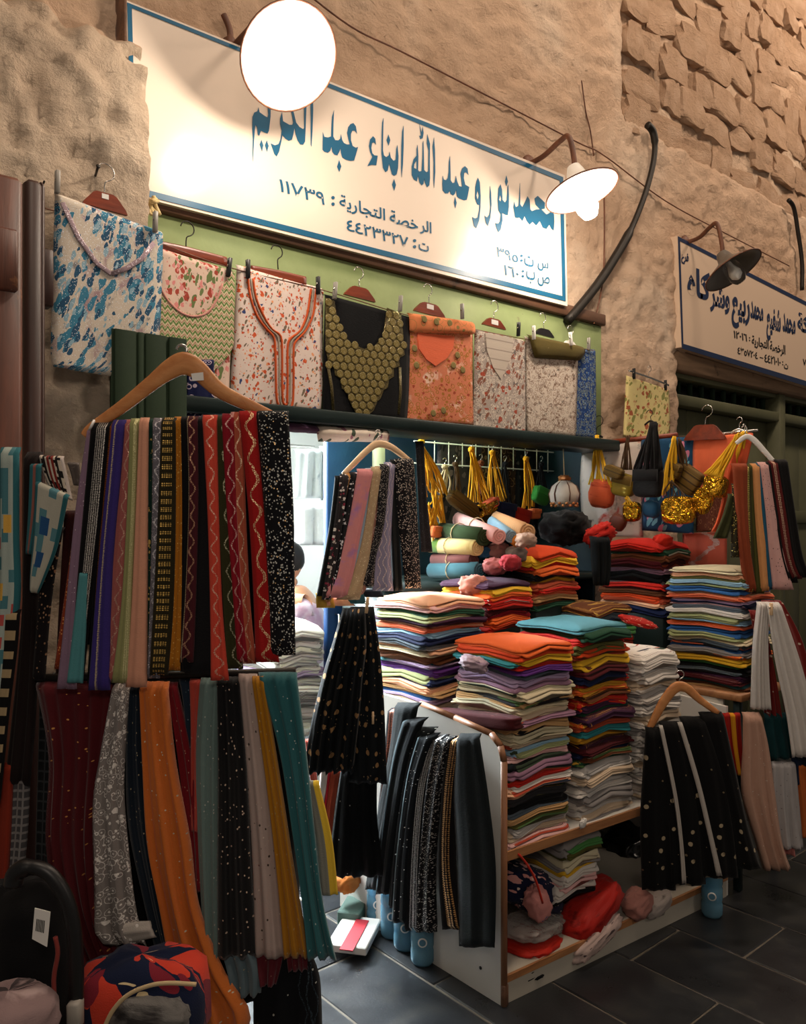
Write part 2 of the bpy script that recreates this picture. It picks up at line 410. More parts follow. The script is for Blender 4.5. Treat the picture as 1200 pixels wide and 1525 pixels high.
def wood(key, c1, c2, rough=.5, sc=1.0, axis='Z', wear=None):
    if key in _M: return _M[key]
    g = G(key); P = g.coord('Object'); s = g.sep(P); st = {'Z': g.comb(g.mul(s[0], 18*sc), g.mul(s[1], 18*sc), g.mul(s[2], 1.6*sc)), 'X': g.comb(g.mul(s[0], 1.6*sc), g.mul(s[1], 18*sc), g.mul(s[2], 18*sc)), 'Y': g.comb(g.mul(s[0], 18*sc), g.mul(s[1], 1.6*sc), g.mul(s[2], 18*sc))}[axis]
    n1 = g.noise(st, 1.6, 5, .6, .6)[0]; col = g.ramp(n1, [(.3, c1), (.7, c2)])
    if wear: col = g.mix(g.ma('MULTIPLY_ADD', g.ma('SUBTRACT', g.noise(P, 9, 6, .7)[0], .6), 10.0, 0.0, True), col, lin(wear))
    _M[key] = g.fin(col, rough, None, g.bump(n1, .25, .006)); return _M[key]
def plaster(key, c1, c2, c3, dark, bs=.6):
    if key in _M: return _M[key]
    g = G(key); P = g.coord('Object')
    n1 = g.noise(P, 1.3, 6, .62, .4)[0]; n2 = g.noise(P, 7, 8, .65, .8)[0]; n3 = g.noise(P, 38, 5, .7)[0]
    col = g.ramp(n1, [(.3, c1), (.52, c2), (.72, c3)])
    pit = g.ma('MULTIPLY_ADD', g.ma('SUBTRACT', n2, .64), 9.0, 0.0, True); col = g.mix(g.mul(pit, .5), col, lin(dark))
    sp = g.ma('MULTIPLY_ADD', g.ma('SUBTRACT', n3, .70), 12.0, 0.0, True); col = g.mix(g.mul(sp, .5), col, lin(dark))
    n4 = g.noise(g.vm('MULTIPLY', P, (1.0, 1.0, 1.4)), 20, 8, .78, .25)[0]
    scr = g.ma('MULTIPLY_ADD', g.ma('SUBTRACT', g.noise(g.vm('MULTIPLY', P, (1.0, 1.0, 3.0)), 5, 9, .75, 2.0)[0], .62), 12.0, 0.0, True); col = g.mix(g.mul(scr, .6), col, lin(dark))
    h = g.ma('ADD', g.ma('ADD', g.ma('SUBTRACT', g.mul(n2, .9), g.mul(scr, .35)), g.mul(n4, .8)), g.mul(n3, .4))
    _M[key] = g.fin(col, .93, None, g.bump(h, min(1, bs)*.85, .04), **{'Specular IOR Level': .15}); return _M[key]
M_WALL = plaster('tan_plaster', '#c8a68a', '#dcbca0', '#ead2ba', '#7a5642', 1.0)
M_PIER = plaster('pale_rough_plaster', '#cbb198', '#dcc6ae', '#ead9c4', '#8d6c54', 1.0)
M_STONE = plaster('coral_stone', '#c09c7e', '#d4b092', '#e2c2a6', '#7a5640', 1.0)
M_MORTAR = plaster('mortar', '#c8a68a', '#dabb9f', '#e6ccb2', '#6a4c3a', 1.0)
M_WHITEWALL = flat('white_paint', '#f2f2ee', .8)
M_SIGN = flat('sign_enamel', '#f2e2d2', .22)
M_BLUE = flat('sign_blue', '#1f6286', .35)
M_NAVY = flat('sign_navy', '#16284a', .4)
M_SIGN2 = flat('sign_enamel_aged', '#d9bfa6', .35)
M_ENAMEL = flat('white_enamel', '#f4f0e8', .3)
M_LAMPGREY = flat('grey_enamel', '#6d655c', .35, .3)
M_RUST = wood('rusty_iron', '#4a2b1c', '#7a4a30', .6, .8)
M_IRON = flat('dark_iron', '#2a2622', .5, .6)
M_STEEL = flat('chrome_wire', '#c9c6c0', .25, 1.0)
M_BLACKP = flat('black_plastic', '#09090b', .4)
M_WHITEP = flat('white_plastic', '#e9e6e0', .4)
M_GREYP = flat('grey_plastic', '#8f8a82', .45)
M_HANGER = wood('pale_hanger_wood', '#b8733f', '#d39359', .38, 1.0, 'X')
M_HANGRED = wood('mahogany_hanger_wood', '#5e2412', '#8a3a1f', .35, 1.0, 'X')
M_HANGNAT = wood('natural_hanger_wood', '#d2ab80', '#e3c39c', .4, 1.0, 'X')
M_HANGDARK = flat('dark_hanger_plastic', '#1c1a1c', .4)
M_DOORWOOD = wood('old_door_wood', '#3b1c10', '#6b3620', .5, .8, 'Z', '#8d5a34')
M_DOORDARK = wood('dark_door_wood', '#24110b', '#3f1f14', .5, .8, 'Z')
M_BEAMWOOD = wood('brown_beam', '#4d3323', '#745039', .7, .7, 'X', '#2e1e14')
M_TAN = wood('tan_shelf_edge', '#8b5c38', '#b37e50', .5, 1.0, 'X')
M_TANV = wood('tan_panel_edge', '#7b4f33', '#9c6b48', .5, 1.0, 'Z')
M_MELA = flat('white_melamine', '#d7d4cd', .4)
M_MELAD = flat('grey_melamine', '#b9b3a6', .5)
def paint(key, c1, c2, chip=None, rough=.55):
    g = G(key); P = g.coord('Object'); n = g.noise(P, 3, 5, .6)[0]; col = g.ramp(n, [(.3, c1), (.7, c2)])
    if chip: col = g.mix(g.ma('MULTIPLY_ADD', g.ma('SUBTRACT', g.noise(P, 14, 6, .7)[0], .66), 14.0, 0.0, True), col, lin(chip))
    return g.fin(col, rough, None, g.bump(g.noise(P, 60, 4)[0], .12, .004), **{'Specular IOR Level': .2})
M_GREEN = paint('sage_green_paint', '#7f8f5d', '#98a674', '#6d5c40')
M_GREENDK = paint('dark_green_paint', '#17261a', '#22321f', '#121810', .8)
M_GREENDOOR = paint('olive_door_paint', '#4e4f3a', '#5f5f48', '#3b3828')
M_BEAMDK = paint('blue_black_beam_paint', '#12201f', '#1d2c2b', '#0c1414', .45)
M_TEALDK = paint('dark_teal_panel', '#0d2029', '#16303b')
M_BLUEPAN = paint('deep_blue_panel', '#0a2a52', '#123b69')
g = G('slate_tile'); P = g.coord('Object'); oi = g.node('ShaderNodeObjectInfo'); P2 = g.vm('ADD', P, g.comb(g.mul(oi.outputs['Random'], 9.0), g.mul(oi.outputs['Random'], 5.0)))
n1 = g.noise(P2, 5, 6, .65)[0]; n2 = g.noise(P2, 90, 3, .7)[0]
col = g.ramp(n1, [(.25, '#1a1b1e'), (.55, '#27292c'), (.8, '#3a3935')])
col = g.mix(g.ma('MULTIPLY_ADD', g.ma('SUBTRACT', n2, .70), 16.0, 0.0, True), col, lin('#8d8a82'))
M_TILE = g.fin(col, g.ma('MULTIPLY_ADD', n1, .4, .12), None, g.bump(g.ma('ADD', n1, g.mul(n2, .25)), .25, .005))
M_GROUT = flat('tile_grout', '#5d564c', .9)
g = G('lit_bulb'); M_BULB = g.fin(lin('#ffffff'), .3, None, None, **{'Emission Color': (1, .93, .82, 1), 'Emission Strength': 18.0})
g = G('clear_glass'); M_GLASS = g.fin((1, 1, 1), .03, None, None, **{'Transmission Weight': 1.0, 'IOR': 1.2})
g = G('blue_water_bottle'); M_BOTTLE = g.fin(lin('#8ec3da'), .08, None, None, **{'Transmission Weight': .55, 'IOR': 1.2})
g = G('clear_film'); P = g.coord('Object')
M_FILM = g.fin(lin('#cfc9c2'), .18, None, g.bump(g.noise(P, 22, 4, .6)[0], .9, .02), **{'Alpha': .42})
g = G('gold_foil'); P = g.coord('Object')
M_GOLD = g.fin(lin('#c08f22'), .22, .9, g.bump(g.noise(P, 16, 3, .6, 1.2)[0], 1.0, .06))
M_GOLDM = flat('antique_gold_thread', '#8d7738', .42, .45)
# ------------------------------------------------------------------ the setting
# floor: slate tiles in a running bond over a grout bed
floor = empty('floor', (0, 0, 0), kind='structure')
mk('grout_bed', bb(-.6, 8.6, -3.0, 3.4, -.08, -.005), M_GROUT, floor, False)
tile_meshes = []
for k in range(5):
    g = box((0, 0, -.015), (.317, .642, .03), None, .004)
    V = [Vector((v.x+random.uniform(-.0015, .0015), v.y+random.uniform(-.0015, .0015), v.z+random.uniform(-.0012, .0008))) for v in g[0]]
    o = mk('tile', (V, g[1]), M_TILE, floor, False); tile_meshes.append(o.data); bpy.data.objects.remove(o)
JO = {1.543: -.39, 1.868: -.72, 2.193: -1.405, 2.518: -1.068, 2.845: -1.326, 3.170: -.99}
def add_tile(x, y, z=0.0):
    o = bpy.data.objects.new('tile', random.choice(tile_meshes)); COL.objects.link(o); o.parent = floor; o.location = (x, y, z)
for c in range(-4, 18):
    x0 = 1.868+.3255*c; key = [k for k in JO if abs(k-x0) < .02]; j = JO[key[0]] if key else -1.2+.65*((c*0.37) % 1)
    for r in range(-3, 6):
        y0 = j+.65*r
        if y0 < -2.2-.65 or y0 > 2.6: continue
        add_tile(x0+.16275, y0+.325, random.uniform(-.0015, .0015))
# front wall, one displaced sheet of plaster with the two shop openings left out
def sst(a, b, x): t = max(0, min(1, (x-a)/(b-a))); return t*t*(3-2*t)
def wall_y(x, z):
    p = Vector((x, 0, z)); f = mn.fractal(p*2.6, 1.0, 2.1, 4); f2 = mn.noise(p*14)+.6*mn.noise(p*31)
    rg = abs(mn.noise(Vector((x*5, 7, z*8))))+.5*abs(mn.noise(Vector((x*11, 3, z*17))))
    y = -.018*f-.011*f2-.005*mn.noise(p*52)-.022*rg+.030*max(0, mn.noise(Vector((x*7, 1, z*10)))-.28)
    m = (1-sst(1.10, 1.135, x+.02*mn.noise(p*6)))*(1-sst(3.14, 3.26, z+.09*mn.noise(p*5)+.04*mn.noise(p*17)))
    y -= m*(.13+.018*f+.014*f2+.012*mn.noise(p*8)+.016*abs(mn.noise(Vector((x*22, 3, z*6)))))
    s = sst(4.02, 4.09, x)*sst(3.9, 3.99, z+.05*mn.noise(p*4)); y += s*(.05+.012*f2)
    y -= .035*(1-sst(.0, .1, abs(x-4.32)-.22))*(1-sst(3.2, 3.5, z))*(.6+.8*abs(mn.noise(p*5)))
    return y
ST = .021; NX = int(9.0/ST); NZ = int(6.2/ST); X0 = -.45
idx = {}; V = []; F = []
def keep(x, z): return not ((1.13 < x < 3.775 and z < 2.665) or (x > 4.60 and z < 2.655))
def wv(i, k):
    if (i, k) not in idx: x, z = X0+i*ST, k*ST; idx[(i, k)] = len(V); V.append(Vector((x, wall_y(x, z), z)))
    return idx[(i, k)]
for i in range(NX):
    for k in range(NZ):
        if keep(X0+(i+.5)*ST, (k+.5)*ST): F.append((wv(i, k), wv(i+1, k), wv(i+1, k+1), wv(i, k+1)))
ec = {}
for f in F:
    for a, b in zip(f, f[1:]+f[:1]): ec[(a, b)] = 1
for (a, b) in list(ec):
    if (b, a) not in ec:
        n0 = len(V); V += [Vector((V[a].x, .32, V[a].z)), Vector((V[b].x, .32, V[b].z))]; F.append((b, a, n0, n0+1))
wall_front = mk('wall_front', (V, F), M_WALL, empty('wall_front', (0, 0, 0), kind='structure')); wroot = wall_front.parent
wall_front.name = 'plaster_face'; wall_front.data.materials.append(M_PIER); wall_front.data.materials.append(M_MORTAR)
for p in wall_front.data.polygons:
    c = p.center
    if c.x < 1.15 and c.z < 3.2: p.material_index = 1
    elif c.x > 4.06 and c.z > 3.94: p.material_index = 2
# exposed stones in courses, upper right
def stone_mesh(k):
    bm = bmesh.new(); bmesh.ops.create_cube(bm, size=1); bmesh.ops.subdivide_edges(bm, edges=list(bm.edges), cuts=3, use_grid_fill=True)
    off = Vector((k*5.1, k*2.3, 0))
    for v in bm.verts:
        p = v.co.copy(); q = Vector(math.copysign(abs(2*c)**1.0, c)*.5 for c in p)
        q *= 1-.3*max(0, (p.length-.55)); q += Vector((mn.noise(p*2.0+off), mn.noise(p*2.2+off+Vector((9, 0, 0)))*.9, mn.noise(p*2.0+off+Vector((0, 9, 0)))))*.19; q += Vector((mn.noise(p*6+off), mn.noise(p*6+off+Vector((4, 0, 0))), mn.noise(p*6+off+Vector((0, 4, 0)))))*.035
        v.co = q
    me = bpy.data.meshes.new('stone'); bm.to_mesh(me); bm.free(); me.materials.append(M_STONE); return me
sm = [stone_mesh(k) for k in range(9)]
rz = 3.88
for r in range(9):
    hgt = random.uniform(.19, .26); x = 4.07+random.uniform(0, .06)
    while x < 7.2:
        wd = random.uniform(.16, .38); hh = hgt*random.uniform(.75, 1.02)
        o = bpy.data.objects.new('stone', random.choice(sm)); COL.objects.link(o); o.parent = wroot
        o.location = (x+wd/2, .058+random.uniform(-.015, .02), rz+hgt/2+random.uniform(-.04, .04)); o.scale = (wd*1.02, .11, hh*1.03); o.rotation_euler = (random.uniform(-.08, .08), random.uniform(-.18, .18), random.uniform(-.08, .08))
        x += wd+random.uniform(-.01, .05)
    rz += hgt+.006
# green lintel board, steel beam below it, dark timber under the sign
mk('trim_1', bb(1.135, 3.79, -.03, .03, 1.96, 2.672, .004), M_GREEN, kind='structure')
mk('trim_2', bb(1.135, 3.80, -.055, .02, 2.672, 2.735, .006), M_BEAMWOOD, kind='structure')
mk('trim_3', bb(1.15, 3.80, -.24, -.02, 1.952, 2.008, .005), M_BEAMDK, kind='structure')
# stall interior: passage on the left, dark shallow partition on the right
mk('wall_left', bb(1.0, 1.10, .33, 3.3, 0, 2.9), M_WHITEWALL, kind='structure')
mk('wall_back', bb(1.0, 4.6, 3.2, 3.3, 0, 2.9), M_WHITEWALL, kind='structure')
mk('wall_right', bb(4.5, 4.6, .72, 3.3, 0, 2.9), M_WHITEWALL, kind='structure')
mk('wall_partition', bb(2.64, 4.6, .62, .70, 0, 2.9), M_TEALDK, kind='structure')
mk('ceiling', bb(1.0, 4.6, .33, 3.3, 2.9, 2.96), M_WHITEWALL, kind='structure')
mk('trim_4', bb(2.66, 4.5, .30, .62, 2.05, 2.10), M_BEAMDK, kind='structure')
bp = empty('door_2', (2.43, .52, 0), kind='structure')
mk('door_leaf', bb(2.29, 2.57, .50, .54, .0, 2.05, .004), M_BLUEPAN, bp); mk('handle', tube([(2.33, .49, 1.0), (2.33, .46, 1.0), (2.33, .46, 1.12), (2.33, .49, 1.12)], .006), M_STEEL, bp)
mk('trim_5', bb(2.57, 2.64, .48, .55, 0, 2.1, .004), M_MELA, kind='structure')
mk('trim_6', bb(3.752, 3.772, .0, .66, 0, 2.0, .003), M_TEALDK, kind='structure')
# closed shop on the right: olive doors, transom bars, weathered head beam
d1 = empty('door_1', (5.4, .12, 0), kind='structure')
mk('head_beam', bb(4.58, 8.4, -.01, .14, 2.53, 2.68, .008), wood('weathered_beam', '#5b4634', '#8a6d53', .8, .6, 'X', '#3a2a1e'), d1)
mk('jamb', bb(4.60, 4.66, .04, .2, 0, 2.53, .004), M_GREENDOOR, d1)
for xx in (6.10, 7.6): mk('mullion', bb(xx, xx+.09, .02, .2, 0, 2.53, .006), M_GREENDOOR, d1)
mk('transom_rail', bb(4.62, 8.4, .03, .2, 2.32, 2.39, .006), M_GREENDOOR, d1)
mk('top_rail', bb(4.62, 8.4, .05, .2, 2.50, 2.54, .004), M_GREENDOOR, d1)
mk('transom_backing', bb(4.62, 8.4, .24, .27, 2.3, 2.55), M_BLACKP, d1)
br = mk('bar', bb(4.70, 4.725, .12, .15, 2.37, 2.52, .003), M_GREENDK, d1)
for i in range(1, 24): dupe(br, br.location + Vector((.15*i, 0, 0)))
lx = 4.67; bd = mk('board', bb(4.67, 4.945, .12, .15, .02, 2.32, .006), M_GREENDOOR, d1)
for i in range(1, 13):
    if i % 5: dupe(bd, bd.location + Vector((.285*i, random.uniform(-.003, .003), 0)))
for xx in (4.67, 6.2): mk('ledge', bb(xx, xx+1.42, .095, .125, 1.55, 1.65, .005), M_GREENDOOR, d1)
mk('ring_handle', tube([Vector((5.9+.04*math.cos(a/6*6.283), .09, 1.9+.04*math.sin(a/6*6.283*1))) for a in range(7)], .006), M_IRON, d1)
# corrugated green shutter leaf folded back against the pier
sl = empty('door_3', (1.25, -.24, 0), kind='structure')
a0, a1 = aty(166, 560, -.24), aty(277, 560, -.24)
mk('shutter_sheet', bb(a0.x, a1.x, -.245, -.225, 0.02, 2.19), M_GREENDK, sl)
for f0, f1 in ((.02, .30), (.32, .40), (.42, .70), (.74, .98)):
    mk('plank', bb(a0.x+(a1.x-a0.x)*f0, a0.x+(a1.x-a0.x)*f1, -.254, -.245, .02, 2.19, .003), M_GREENDK, sl)

# ------------------------------------------------------------------ shop signs
def quad_slab(c, pl, th):
    n = NRM[pl[0]]; P = [at(pl, *p) for p in c]; return P + [p-n*th for p in P], [(3, 2, 1, 0), (4, 5, 6, 7), (0, 1, 5, 4), (1, 2, 6, 5), (2, 3, 7, 6), (3, 0, 4, 7)]
SY = ('y', -.075)
s1 = empty('shop_sign', aty(520, 300, -.075), 'long cream shop sign with blue border and tall blue Arabic lettering', 'sign')
mk('board', quad_slab([(187, 0), (841, 261), (845, 456), (199, 291)], SY, .04), M_SIGN, s1, False)
mk('side_frame', bb(aty(183, 100, -.07).x, aty(187.5, 100, -.07).x, -.08, 0, 2.73, 3.42, .003), M_BEAMWOOD, s1)
mk('border', plate([[(189, 4), (838, 264), (842, 449), (197, 287)], [(196, 12), (833, 269), (837, 441), (203, 279)]], SY, .0015), M_BLUE, s1, False)
def z1(L): return [(360+x/4.615, 120+y/4.615) for x, y in L]
def z2(L): return [(590+x/4.615, 170+y/4.615) for x, y in L]
GL = [
 [z1([(198,135),(196,250),(185,345),(175,365),(150,355),(130,345),(118,380),(108,370),(103,320),(92,305),(88,340),(82,430),(75,555),(72,500),(74,400),(70,330),(72,250),(85,220),(105,212),(114,185),(120,218),(150,240),(175,255),(180,235),(178,190)])],
 [z1([(133,408),(146,445),(138,487),(121,440)])], [z1([(170,412),(183,450),(172,490),(158,445)])],
 [z1([(275,218),(282,280),(325,305),(345,305),(352,290),(340,220),(322,130),(335,118),(348,190),(372,290),(395,320),(420,335),(427,325),(426,200),(420,112),(446,105),(443,160),(437,330),(433,420),(420,442),(400,440),(382,412),(368,370),(360,325),(353,370),(343,408),(322,415),(298,400),(277,375),(270,420),(255,490),(238,522),(222,505),(198,433),(225,446),(250,438),(263,408),(273,345),(262,300),(262,262)])],
 [z1([(487,95),(489,200),(484,350),(477,455),(472,440),(472,250),(470,110)])],
 [z1([(555,355),(566,388),(590,392),(612,385),(615,300),(618,250),(632,205),(628,300),(627,385),(640,410),(660,412),(675,400),(680,370),(688,410),(700,430),(720,440),(740,440),(730,400),(722,360),(730,320),(745,300),(765,293),(782,315),(790,365),(775,345),(757,345),(748,370),(748,410),(760,450),(780,462),(797,457),(785,500),(770,550),(745,553),(715,545),(690,530),(680,500),(676,465),(668,490),(655,515),(635,510),(620,490),(615,455),(605,485),(590,497),(565,490),(553,475)])],
 [z1([(667,548),(682,590),(668,628),(653,592)])],
 [z1([(862,588),(885,545),(895,525),(880,490),(872,450),(880,405),(900,383),(915,400),(920,440),(905,425),(893,430),(888,465),(895,500),(910,515),(932,517),(922,583),(890,580)])],
 [z1([(972,258),(970,350),(968,480),(975,515),(990,527),(1008,515),(1014,490),(1022,530),(1040,552),(1055,545),(1060,470),(1068,445),(1075,520),(1072,600),(1062,645),(1045,655),(1030,645),(1018,600),(1010,570),(1000,620),(985,630),(968,600),(958,500),(960,350),(963,290)])],
 [z1([(1006,372),(1018,410),(1007,447),(993,410)])], [z1([(1045,678),(1057,718),(1045,758),(1031,715)])],
 [z1([(1110,312),(1110,450),(1105,580),(1097,665),(1093,600),(1095,450),(1100,350)])],
 [z2([(145,212),(150,290),(148,385),(155,395),(172,392),(178,300),(180,200),(185,185),(188,290),(190,385),(205,400),(218,392),(220,250),(208,200),(212,140),(230,205),(228,300),(230,440),(225,490),(210,503),(195,470),(190,440),(185,480),(172,490),(158,470),(148,420),(140,462),(120,450),(105,420),(105,360),(118,310),(138,285),(138,240)]), z2([(138,315),(122,345),(120,370),(138,380)])],
 [z2([(158,70),(165,100),(172,128),(180,88),(186,130),(180,165),(165,173),(157,150),(168,148)])],
 [z2([(258,162),(264,250),(266,400),(258,508),(254,450),(255,330),(248,220)])],
 [z2([(318,425),(325,450),(340,455),(352,440),(358,400),(360,330),(368,290),(370,350),(372,455),(385,475),(400,470),(408,425),(416,460),(430,495),(450,500),(445,450),(440,410),(450,375),(470,358),(488,375),(494,418),(478,400),(465,405),(462,440),(472,485),(500,502),(490,560),(482,590),(465,594),(430,580),(415,565),(410,520),(400,550),(388,560),(372,550),(366,525),(355,545),(335,545),(318,525),(315,480)])],
 [z2([(403,570),(413,610),(404,647),(395,608)])],
 [z2([(560,438),(572,470),(578,560),(577,640),(568,730),(548,785),(533,770),(520,708),(540,718),(558,710),(568,660),(570,625),(555,622),(540,580),(542,500),(550,460)]), z2([(557,520),(549,560),(558,592),(566,560)])],
 [z2([(642,495),(650,540),(653,620),(645,710),(628,768),(615,750),(605,698),(622,712),(638,690),(645,640),(640,570)])],
 [z2([(715,483),(725,520),(728,590),(745,608),(758,590),(763,500),(768,485),(772,560),(772,640),(764,695),(750,693),(725,680),(728,730),(715,795),(700,813),(690,790),(678,750),(700,752),(712,735),(716,690),(700,660),(695,590),(700,510)]), z2([(712,555),(704,590),(716,602),(720,580)])],
 [z2([(755,422),(765,465),(755,495),(745,465)])],
 [z2([(848,475),(850,560),(850,620),(865,640),(885,600),(900,565),(915,590),(920,655),(930,668),(960,655),(985,655),(955,622),(948,580),(970,562),(1000,590),(1020,610),(1018,650),(995,655),(1030,690),(1050,680),(1068,650),(1082,690),(1085,740),(1080,800),(1065,790),(1050,760),(1030,790),(1005,780),(985,735),(960,765),(935,740),(915,760),(895,735),(880,700),(865,735),(845,712),(830,715),(815,710),(803,640),(808,605),(820,640),(838,630),(843,560)])],
]
mk('lettering', join(*[plate(o, SY, .0015, .0007) for o in GL]), M_BLUE, s1, False, kind='stuff')
sm_txt = [('١١٧٣٩',415.5,483,265,285),('التجارية',505,573,289,313),('خصة',580,622,312,331),('الر',625,642,326,348),('٤٤٢٣٣٢٧',516,607.5,325,343),('ت',623,638,360,372),
          ('٣٩٥',739,771,366,382),('ت',780,794,379,395),('س',800,816,386,402),('١٦٠',750,772,394,409),('ب',783,796,401,421),('ص',800,818,408,425)]
gs = [text_geo(t, SY, a, b, c, d, .0015, bold=.012) for t, a, b, c, d in sm_txt]
for x, y, r in ((495.5,294.5,2.6),(495.5,304,2.6),(617,358.5,2.4),(617,367.5,2.4),(776,381,2),(776,388,2),(778,404,2),(778,411.5,2)):
    gs.append(plate([[(x+r*math.cos(a*.785), y+r*math.sin(a*.785)) for a in range(8)]], SY, .0015, .0007)[:2])
mk('small_lettering', join(*gs), M_BLUE, s1, False, kind='stuff')
SY2 = ('y', -.06)
s2 = empty('shop_sign', aty(1100, 450, -.06), 'brownish shop sign with navy border and navy Arabic script over the closed green doors', 'sign')
mk('board', quad_slab([(1008, 351), (1262, 481), (1262, 594), (1014, 517)], SY2, .05), M_SIGN2, s2, False)
mk('border', plate([[(1009, 352), (1262, 481), (1262, 594), (1015, 519)], [(1012, 359), (1258, 485), (1258, 585), (1017, 512)]], SY2, .0015), M_NAVY, s2, False)
t2 = [('فرع',1014,1025,374,392),('كاه',1023,1057,394,438),('شر',1057,1079,421,464),('و',1079,1086,439,468),('ربيع',1089,1116,440,487),('محمد',1117,1136,447,474),('شفيع',1141,1162,455,506),('محمد',1165,1184,465,494),('شركة',1187,1222,464,500)]
gs = [text_geo(t, SY2, a, b, c, d, .0015, bold=.035) for t, a, b, c, d in t2]
mk('lettering', join(*gs), M_NAVY, s2, False, kind='stuff')
t3 = [('١٢٠١٦',1092,1112,492,503),('التجارية',1119,1144,499,517),('الرخصة',1146,1169,507,526),('٤٣٥٧٢٠٤',1098,1128,515,527),('٤٤٢١٠١٠',1138,1162,527,539),('ت',1167,1173,541,549),('٧٢',1195,1204,534,544)]
gs = [text_geo(t, SY2, a, b, c, d, .0015, bold=.02) for t, a, b, c, d in t3]
for p in ([(1131,531.5),(1136,533),(1136,534.2),(1131,532.7)], [(1115,502),(1116.5,502.4),(1116.5,504),(1115,503.6)], [(1115,506),(1116.5,506.4),(1116.5,508),(1115,507.6)], [(1164.5,538),(1165.7,538.4),(1165.7,540),(1164.5,539.6)], [(1164.5,542),(1165.7,542.4),(1165.7,544),(1164.5,543.6)]):
    gs.append(plate([p], SY2, .0015, .0007)[:2])
mk('small_lettering', join(*gs), M_BLACKP, s2, False, kind='stuff')

# ------------------------------------------------------------------ wall lamps
def wall_lamp(base, c, n, lit, label, R=.172):
    base, c, n = Vector(base), Vector(c), Vector(n).normalized()
    t = empty('wall_lamp', base, label, 'lamp')
    mk('wall_rose', lathe([(0, 0), (.045, 0), (.045, .012), (.02, .022), (0, .024)], base, (0, -1, 0), 20), M_RUST, t)
    neck = c - n*.12; zt = max(base.z, neck.z+.09)+.035
    mk('gooseneck', tube(smooth_path([base, base+Vector((0, -.10, .008)), Vector((base.x*.4+neck.x*.6, neck.y+.10, zt-.008)), Vector((neck.x, neck.y+.03, zt-.02)), Vector((neck.x, neck.y-.0, neck.z+.05)), neck], 6), .013, 8), M_RUST, t)
    prof = [(.03, -.13), (.042, -.10), (.048, -.075), (.075, -.055), (.12, -.03), (R, .0), (R+.004, .004), (R, .006), (.12, -.022), (.07, -.046), (.03, -.06), (0, -.062)]
    sh = mk('shade', lathe(prof, c, n, 40), M_ENAMEL if lit else M_LAMPGREY, t)
    u_ = n.orthogonal().normalized(); v_ = n.cross(u_)
    mk('rim', tube([c + (u_*math.cos(q*.157)+v_*math.sin(q*.157))*(R+.002) + n*.004 for q in range(41)], .004, 6), M_RUST, t)
    jar = [(.036, -.05), (.05, -.02), (.052, .03), (.046, .065), (.03, .088), (0, .096)]
    if lit:
        mk('bulb', lathe([(r*1.1, h if h < 0 else h*1.55) for r, h in jar], c, n, 24), M_BULB, t)
        for side in (0.0,):
            light('lamp_light', 'POINT', c + n*.19, LAMP_W, (1, .83, .66), .05)
    else:
        mk('glass_jar', lathe(jar, c, n, 24), M_GLASS, t)
        b = mk('bulb', lathe([(.012, -.05), (.016, -.02), (.03, .02), (.028, .045), (.012, .062), (0, .066)], c, n, 16), M_WHITEP, t)
LAMP_W = 17
L1 = aty(430, 85, -.40); wall_lamp(aty(343, 75, -.01), L1, (-.02, -.74, -.67), True, 'lit white dish lamp over the left end of the long cream sign')
L2 = aty(866, 284, -.40); wall_lamp(aty(786, 245, -.03), L2, (.10, -.30, -.95), True, 'lit white dish lamp at the right end of the long cream sign')
L3 = aty(1091, 402, -.40); wall_lamp(aty(1019, 362, -.03), L3, (.10, -.50, -.86), False, 'unlit grey dish lamp with glass jar above the brownish sign')
# cut cable ends hanging below the first rose
mk('cable_stub', tube(smooth_path([aty(333, 22, -.02), aty(342, 45, -.03), aty(343, 70, -.04), aty(347, 98, -.03)], 5), [.012]*8+[.02]*8, 7), M_RUST, label='frayed dark cable stub on the wall by the lit lamp above the long sign', cat='cable')
# conduits and wires
mk('conduit', tube(smooth_path([aty(p, q, -.06) for p, q in ((964,186),(972,196),(975,215),(972,245),(960,290),(940,340),(915,385),(885,430),(845,478))], 5), [.022]*10+[.017]*16+[.026]*15, 9), M_IRON, label='thick black conduit curving down the wall beside the right lit lamp', cat='cable')
mk('conduit', tube(smooth_path([aty(p, q, -.05) for p, q in ((1174,298),(1182,310),(1188,345),(1194,390),(1194,432))], 5), .016, 8), M_IRON, label='short dark conduit at the right edge above the brownish sign', cat='cable')
def wire(pts, r, label): mk('wire', tube(smooth_path(pts, 6), r, 5), M_RUST, label=label, cat='cable')
wire([aty(p, q, -.03) for p, q in ((420,-40),(520,38),(600,78),(740,150),(860,212),(900,232),(992,300),(1085,350),(1175,396))], .004, 'thin wire strung diagonally across the plaster above the long cream sign')
wire([aty(p, q, -.05) for p, q in ((899,258),(900,330),(899,400),(894,440),(884,482))], .005, 'thin cable dropping straight down the plaster right of the lit lamp')
wire([aty(p, q, -.03) for p, q in ((866,120),(872,165),(879,195),(884,232))], .004, 'thin short cable on the plaster above the right lit lamp')
